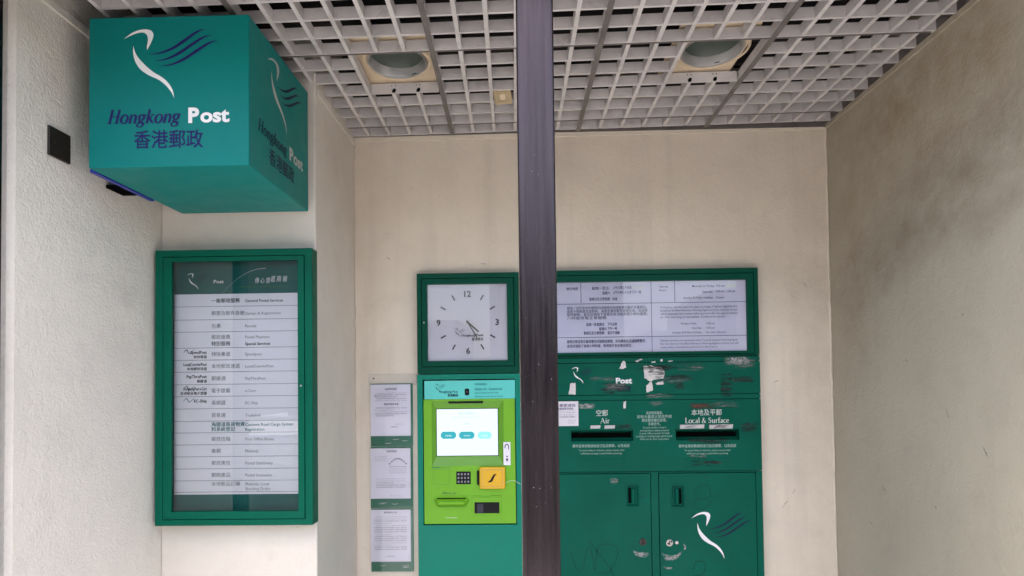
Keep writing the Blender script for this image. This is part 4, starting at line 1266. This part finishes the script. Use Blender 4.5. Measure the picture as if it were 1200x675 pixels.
for i, (s, wd_) in enumerate((('為免郵袋爆滿，', 19), ('如有大量或大型信件請', 40), ('親往郵局櫃位投寄，', 29), ('多謝合作。', 14))):
    q = f(766.8, 485.4 + 4.3 * i); g.text(s, q[0], q[1], 2.9 * px, 0.0008, M['printpale'], 'c', 0.01, wd_ * px)
for i, (s, wd_) in enumerate((('To avoid overflow of mail in', 27), ('posting boxes, please proceed', 33), ('to post office counter for bulk', 35), ('posting or mailing large-sized items.', 42), ('Thank you for your cooperation.', 34))):
    q = f(766.8, 502 + 3.35 * i); g.text(s, q[0], q[1], 2.2 * px, 0.0008, M['printpale'], 'c', 0.0, wd_ * px, 0.15)
for cx in (704.8, 829):
    q = f(cx - (.5 if cx < 800 else 0), 524); g.text('郵件投寄前敬請檢查已貼足郵票，以免延誤', q[0], q[1], 2.8 * px, 0.0008, M['printpale'], 'c', 0.01, 66 * px)
    q = f(cx, 528.6); g.text('To avoid delay in delivery, please ensure that', q[0], q[1], 2.1 * px, 0.0008, M['printpale'], 'c', 0, 53 * px)
    q = f(cx, 532.2); g.text('sufficient postage is paid before posting.', q[0], q[1], 2.1 * px, 0.0008, M['printpale'], 'c', 0, 48 * px)
    b = rect_on(f, cx - 28, 537.5, cx + 27, 546.5); g.ring(b, (b[0] + .0015, b[1] - .0015, b[2] + .0015, b[3] - .0015), 0.0004, 0.0009, M['ghost'])
b = rect_on(f, 803, 537.5, 852, 548); g.rect(*b, 0.0013, M['scuffdark'], True)
g.build('slot_panel', T)
for s4 in (sl_l, sl_r):
    g = MB(F_wall(YW))
    c = lambda r, w_: [(r[0], r[2], w_), (r[1], r[2], w_), (r[1], r[3], w_), (r[0], r[3], w_)]
    i4 = (s4[0] + .004, s4[1] - .004, s4[2] + .003, s4[3] - .012)
    g.add(c(s4, 0.0) + c(i4, -0.038), [(k, (k + 1) % 4, 4 + (k + 1) % 4, 4 + k) for k in range(4)], M['greend'])
    g.rect(*i4, -0.0375, M['void'])
    g.add([(s4[0] + .002, s4[2] + .001, -0.002), (s4[1] - .002, s4[2] + .001, -0.002), (s4[1] - .002, s4[2] + .014, -0.022), (s4[0] + .002, s4[2] + .014, -0.022)], [(0, 1, 2, 3)], M['greend'])
    g.box(s4[0] - .003, s4[1] + .003, s4[3] - .001, s4[3] + .003, 0.0003, 0.004, M['greend'])
    g.build('posting_slot', T)
for lb in ((691.8, 498.4, 703.8, 502.4), (708.2, 498.4, 720.8, 502.4), (796.5, 497.5, 825.5, 502.4), (831, 497.2, 859, 502.6)):
    b = rect_on(f, *lb); g = MB(F_wall(YW))
    g.poly([(b[0], b[2]), (b[1] - .002, b[2] + .001), (b[1], b[3]), (b[0] + .001, b[3] - .0005)], 0.0016, M['oldlabel'])
    if lb[0] > 790: g.rect(b[0] - .002, b[1] + .002, b[2] - .001, b[3] + .001, 0.002, M['scuffgrey'], True)
    g.build('label_strip', T)
# lower carcass and doors
zd0 = 0.10
dl, dr = rect_on(f, 650, 553, 763, 690), rect_on(f, 773.3, 553, 886.5, 690)
dl = (dl[0], dl[1], zd0 + .05, z_d - .010); dr = (dr[0], dr[1], zd0 + .05, z_d - .010)
g = MB(F_wall(YW))
gp = .0035
g.box(X0B, dl[0] - gp, zd0, z_d - .0015, -0.04, 0, pm); g.box(dl[1] + gp, dr[0] - gp, zd0, z_d - .0015, -0.04, 0, pm); g.box(dr[1] + gp, X1B, zd0, z_d - .0015, -0.04, 0, pm)
for d_ in (dl, dr):
    g.box(d_[0] - gp, d_[1] + gp, d_[3] + gp, z_d - .0015, -0.04, 0, pm); g.box(d_[0] - gp, d_[1] + gp, zd0, d_[2] - gp, -0.04, 0, pm)
g.build('door_surround', T, 0.001)
g = MB(F_wall(YW)); g.box(X0B + .01, X1B - .01, zd0 + .01, z_d - .01, -0.038, -0.022, M['void']); g.build('door_gap', T)
def squiggle(g, pts, wd, m):
    g.stroke([(*f(x_, y_), wd * px) for x_, y_ in pts], 0.0011, m, n=5)
def arc(g, pts):
    g.stroke([(*f(x_, y_), wd_ * px) for x_, y_, wd_ in pts], 0.0014, M['residue'], uv=True)
for which, d_ in enumerate((dl, dr)):
    g = MB(F_wall(YW))
    hb = rect_on(f, 733.4, 567.8, 749.7, 594.4) if which == 0 else rect_on(f, 786.3, 568.4, 802.6, 595.2)
    hi = (hb[0] + .007, hb[1] - .007, hb[2] + .007, hb[3] - .007)
    us = [d_[0], hi[0], hi[1], d_[1]]; vv = [d_[2], hi[2], hi[3], d_[3]]
    vs = [(u, v, 0.0004) for v in vv for u in us]
    g.add(vs, [(j * 4 + i, j * 4 + i + 1, (j + 1) * 4 + i + 1, (j + 1) * 4 + i) for j in range(3) for i in range(3) if not (i == 1 and j == 1)], pm)
    g.ring(d_, (d_[0] + .002, d_[1] - .002, d_[2] + .002, d_[3] - .002), -0.02, 0.0002, pm)
    if which == 0:
        for pts in ([(669, 648), (680, 672), (690, 640), (697, 668)], [(698, 668), (702, 640), (724, 642), (716, 668), (700, 672)], [(690, 634), (712, 662), (720, 675)]):
            squiggle(g, pts, 1.6, M['ghost'])
        for k in range(3):
            b = rect_on(f, 713 + k * 3, 559, 722 + k * 2, 568); g.rect(*b, 0.0012 + k * .0002, M['scuffgrey'], True)
        arc(g, [(741, 644, 2), (747, 649, 7), (755, 650, 8), (762.5, 650, 5)])
        squiggle(g, [(749, 583), (753, 582), (756, 581)], .7, M['darknavy'])
    else:
        for pts in ([(822, 568), (814, 575), (818, 585), (832, 582), (830, 570), (822, 568)], [(816, 586), (812, 594), (826, 596), (834, 586)], [(812, 668), (816, 658), (826, 660), (824, 672), (812, 675)]):
            squiggle(g, pts, 1.4, M['ghost'])
        q = f(809.8, 600); logo(g, q[0], q[1], 69 * px, 0.0012, M['white'], M['darknavy'], 1.0, 1.02)
        arc(g, [(775, 645, 3), (782, 653, 9), (793, 652, 6), (800, 644, 2)])
        arc(g, [(776, 663, 2), (783, 666, 4), (790, 665, 2)])
        arc(g, [(800, 636, 1), (803, 641, 3), (801, 646, 1)])
    dob = g.build('door', T)
    g = MB(F_wall(YW))
    g.ring(hb, (hb[0] + .005, hb[1] - .005, hb[2] + .005, hb[3] - .005), 0.0005, 0.0040, pm)
    c = lambda r, w_: [(r[0], r[2], w_), (r[1], r[2], w_), (r[1], r[3], w_), (r[0], r[3], w_)]
    ii = (hi[0] + .004, hi[1] - .004, hi[2] + .004, hi[3] - .004)
    g.add(c(hi, 0.0004) + c(ii, -0.010), [(k, (k + 1) % 4, 4 + (k + 1) % 4, 4 + k) for k in range(4)] + [(4, 5, 6, 7)], pm)
    sx0 = ii[0] + .002 if which == 0 else ii[1] - .014
    g.rect(sx0, sx0 + .012, ii[2] + .006, ii[3] - .006, -0.0095, M['void'])
    tx0 = sx0 + .014 if which == 0 else sx0 - .018
    n_t = 8
    cu = tx0 + .008
    vs = [(cu + .010 * math.cos(math.pi * k / n_t), z_, -0.010 + .014 * math.sin(math.pi * k / n_t)) for z_ in (ii[2] + .008, ii[3] - .008) for k in range(n_t + 1)]
    g.add(vs, [(k, k + 1, n_t + 2 + k, n_t + 1 + k) for k in range(n_t)] + [tuple(range(n_t + 1)), tuple(range(2 * n_t + 1, n_t, -1))], pm)
    g.build('handle', dob, 0.0012)
    g = MB(F_wall(YW))
    q = f(753.2, 635) if which == 0 else f(784.5, 636)
    g.lathe(q[0], q[1], [(.0165, .0006), (.0155, .004), (.010, .0045), (.0095, .002), (.0003, .002)], M['brown'] if which == 0 else M['steel'], 24)
    g.box(q[0] - .0018, q[0] + .0018, q[1] - .009, q[1] + .009, 0.002, 0.0052, M['black'])
    if which == 1:
        g.disc(q[0] - .007, q[1] - .003, .004, .0055, M['black'], 10); g.disc(q[0] + .008, q[1] + .006, .004, .0055, M['black'], 10)
    g.build('lock', dob, smooth=True)
    if which == 1:
        g = MB(F_wall(YW)); q = f(793, 635.8); g.lathe(q[0], q[1], [(.008, .0006), (.0075, .003), (.0003, .0034)], M['steel'], 16); g.build('escutcheon', dob, smooth=True)
# torn paper and scuffs on the header strip and rails
def ragged(pts, jit, n=5):
    out = []
    for i in range(len(pts)):
        a, b = pts[i], pts[(i + 1) % len(pts)]
        for k in range(n):
            t = k / n
            out.append((a[0] + (b[0] - a[0]) * t + random.uniform(-jit, jit), a[1] + (b[1] - a[1]) * t + random.uniform(-jit, jit)))
    return out
random.seed(31)
def torn(pts, w_=0.0022, m='torn', jit=.5):
    m = 'torn' if m == 'white' else m
    g = MB(F_wall(YW)); g.poly([f(*p) for p in ragged(pts, jit)], w_, M[m]); return g
torn([(754.5, 429), (762, 428.5), (775, 429.5), (779, 437), (777, 444), (769, 444), (762, 447), (755, 443)]).build('torn_paper', T)
torn([(757, 452), (764, 446), (765, 458), (757.5, 460)], 0.0022).build('torn_paper', T)
torn([(768, 449), (777, 446), (778, 450), (770, 451)], 0.0022).build('torn_paper', T)
torn([(666.5, 462), (668.5, 449.5), (674, 448.5), (675, 462.3)], 0.0024).build('torn_paper', T)
torn([(730.5, 471), (733.6, 470), (733.5, 478.5), (730.3, 478.6)], 0.0022, 'white', .4).build('torn_paper', T)
torn([(725.5, 432), (730, 422.5), (732.5, 424), (734, 431), (729, 432.3)], 0.0026, 'white', .6).build('torn_paper', T)
torn([(744, 423.5), (751, 420.2), (753, 421), (746, 424.6)], 0.0026, 'residue' if False else 'chip', .4).build('torn_paper', T)
torn([(773.5, 421.5), (776, 420.6), (776.5, 423.4), (774.5, 424)], 0.0026, 'white', .3).build('torn_paper', T)
torn([(763, 424), (768, 423), (768, 424.8), (763.5, 425.2)], 0.0026, 'white', .3).build('torn_paper', T)
torn([(783, 422.6), (788, 422.2), (788, 423.8), (783, 424)], 0.0026, 'chip', .3).build('torn_paper', T)
for i, (x0, y0, x1, y1, m) in enumerate([(684, 441, 726, 447, 'scuffgrey'), (700, 446, 742, 463, 'scuffdark'), (703, 448, 738, 459, 'scuffgrey'), (757, 427, 780, 441, 'scuffdark'), (759, 440, 815, 450, 'scuffgrey'),
                                          (778, 438, 815, 447, 'scuffdark'), (790, 446, 802, 458, 'scuffdark'), (855, 418, 889, 434, 'scuffgrey'), (852, 440, 885, 449, 'scuffdark'), (740, 428, 800, 434, 'scuffdark'),
                                          (844, 430, 858, 470, 'scuffdark'), (752, 461, 792, 467, 'scuffgrey'), (803, 471, 846, 480, 'rust'), (832, 470, 868, 478, 'scuffgrey'), (677, 473, 697, 479, 'residue'),
                                          (755, 470, 780, 476, 'scuffgrey'), (866, 494, 890, 508, 'scuffdark'), (720, 497, 742, 503, 'scuffdark'), (824, 496, 862, 504, 'scuffgrey'), (798, 512, 862, 520, 'scuffdark'),
                                          (805, 531, 830, 538, 'scuffgrey'), (848, 418, 880, 428, 'residue'), (790, 425, 830, 436, 'scuffgrey')]):
    g = MB(F_wall(YW)); b = rect_on(f, x0 - 3, y0 - 1.2, x1 + 3, y1 + 1.2); g.rect(*b, 0.0030 + i * 0.00006, M[m], True); g.build('scuff_mark', T)

# white sticker with small print
b = rect_on(f, 652.5, 470.3, 677.8, 499.2)
T = thing('paper_sticker', ((b[0] + b[1]) / 2, YW, b[2]), 'small white printed sticker on the posting box left of the air mail slot', 'sticker')
g = MB(F_wall(YW)); g.box(b[0], b[1], b[2], b[3], 0.0003, 0.0018, M['torn2'])
for i, (s, a_, wd_, cap) in enumerate((('重要通告', 3, 19, 2.6), ('本郵箱暫停使用', 1, 18, 2.2), ('Collection arrangement', 1, 20, 1.2), ('Please scan for details', 1, 18, 1.2), ('詳情請瀏覽本署網頁', 3, 18, 1.4), ('Enquiries', 13, 9, 1.1), ('Hotline', 13, 8, 1.1))):
    q = (b[0] + a_ * px, f(665, (476.5, 480.2, 483.6, 486.4, 489.4, 493.2, 496)[i])[1])
    g.text(s, q[0], q[1], cap * px, 0.0022, M['inkblue'] if i < 2 else M['grey'], 'l', 0.01, wd_ * px, res=1)
g.build('sticker_sheet', T)

# ------------------------------------------------------------------ across the street (only met in reflections and as shade on the sky)
for x0, x1, yy, h, lab in ((-24, -12.5, -22, 9.0, 'tallest plain concrete block across the street'), (-11, -3.2, -23, 4.2, 'low two storey block across the street'),
                           (-1.6, 4.6, -22, 6.4, 'narrow concrete block facing the recess across the street'), (5.6, 8.2, -21, 3.4, 'small single storey shop block across the street'),
                           (9.2, 24, -24, 5.6, 'long low block across the street, beyond the small shop block')):
    T = thing('street_building', ((x0 + x1) / 2, yy, 0), lab, 'building', 'buildings across the street')
    g = MB(); g.box(x0, x1, yy - 9, yy, 0, h, M['facade']); g.build('wall', T)
    g = MB(); g.box(x0 - .1, x1 + .1, yy - 9.1, yy + .1, h, h + .25, M['concrete']); g.build('parapet', T)
    z = 0.9
    while z + 1.7 < h:
        x = x0 + 0.6
        while x + 1.6 < x1:
            g = MB(); g.box(x, x + 1.5, yy, yy + 0.03, z, z + 1.5, M['pane']); g.build('window', T)
            x += 2.3
        z += 2.7
for o_ in bpy.data.objects:
    if '_at' in o_.keys():
        del o_['_at']
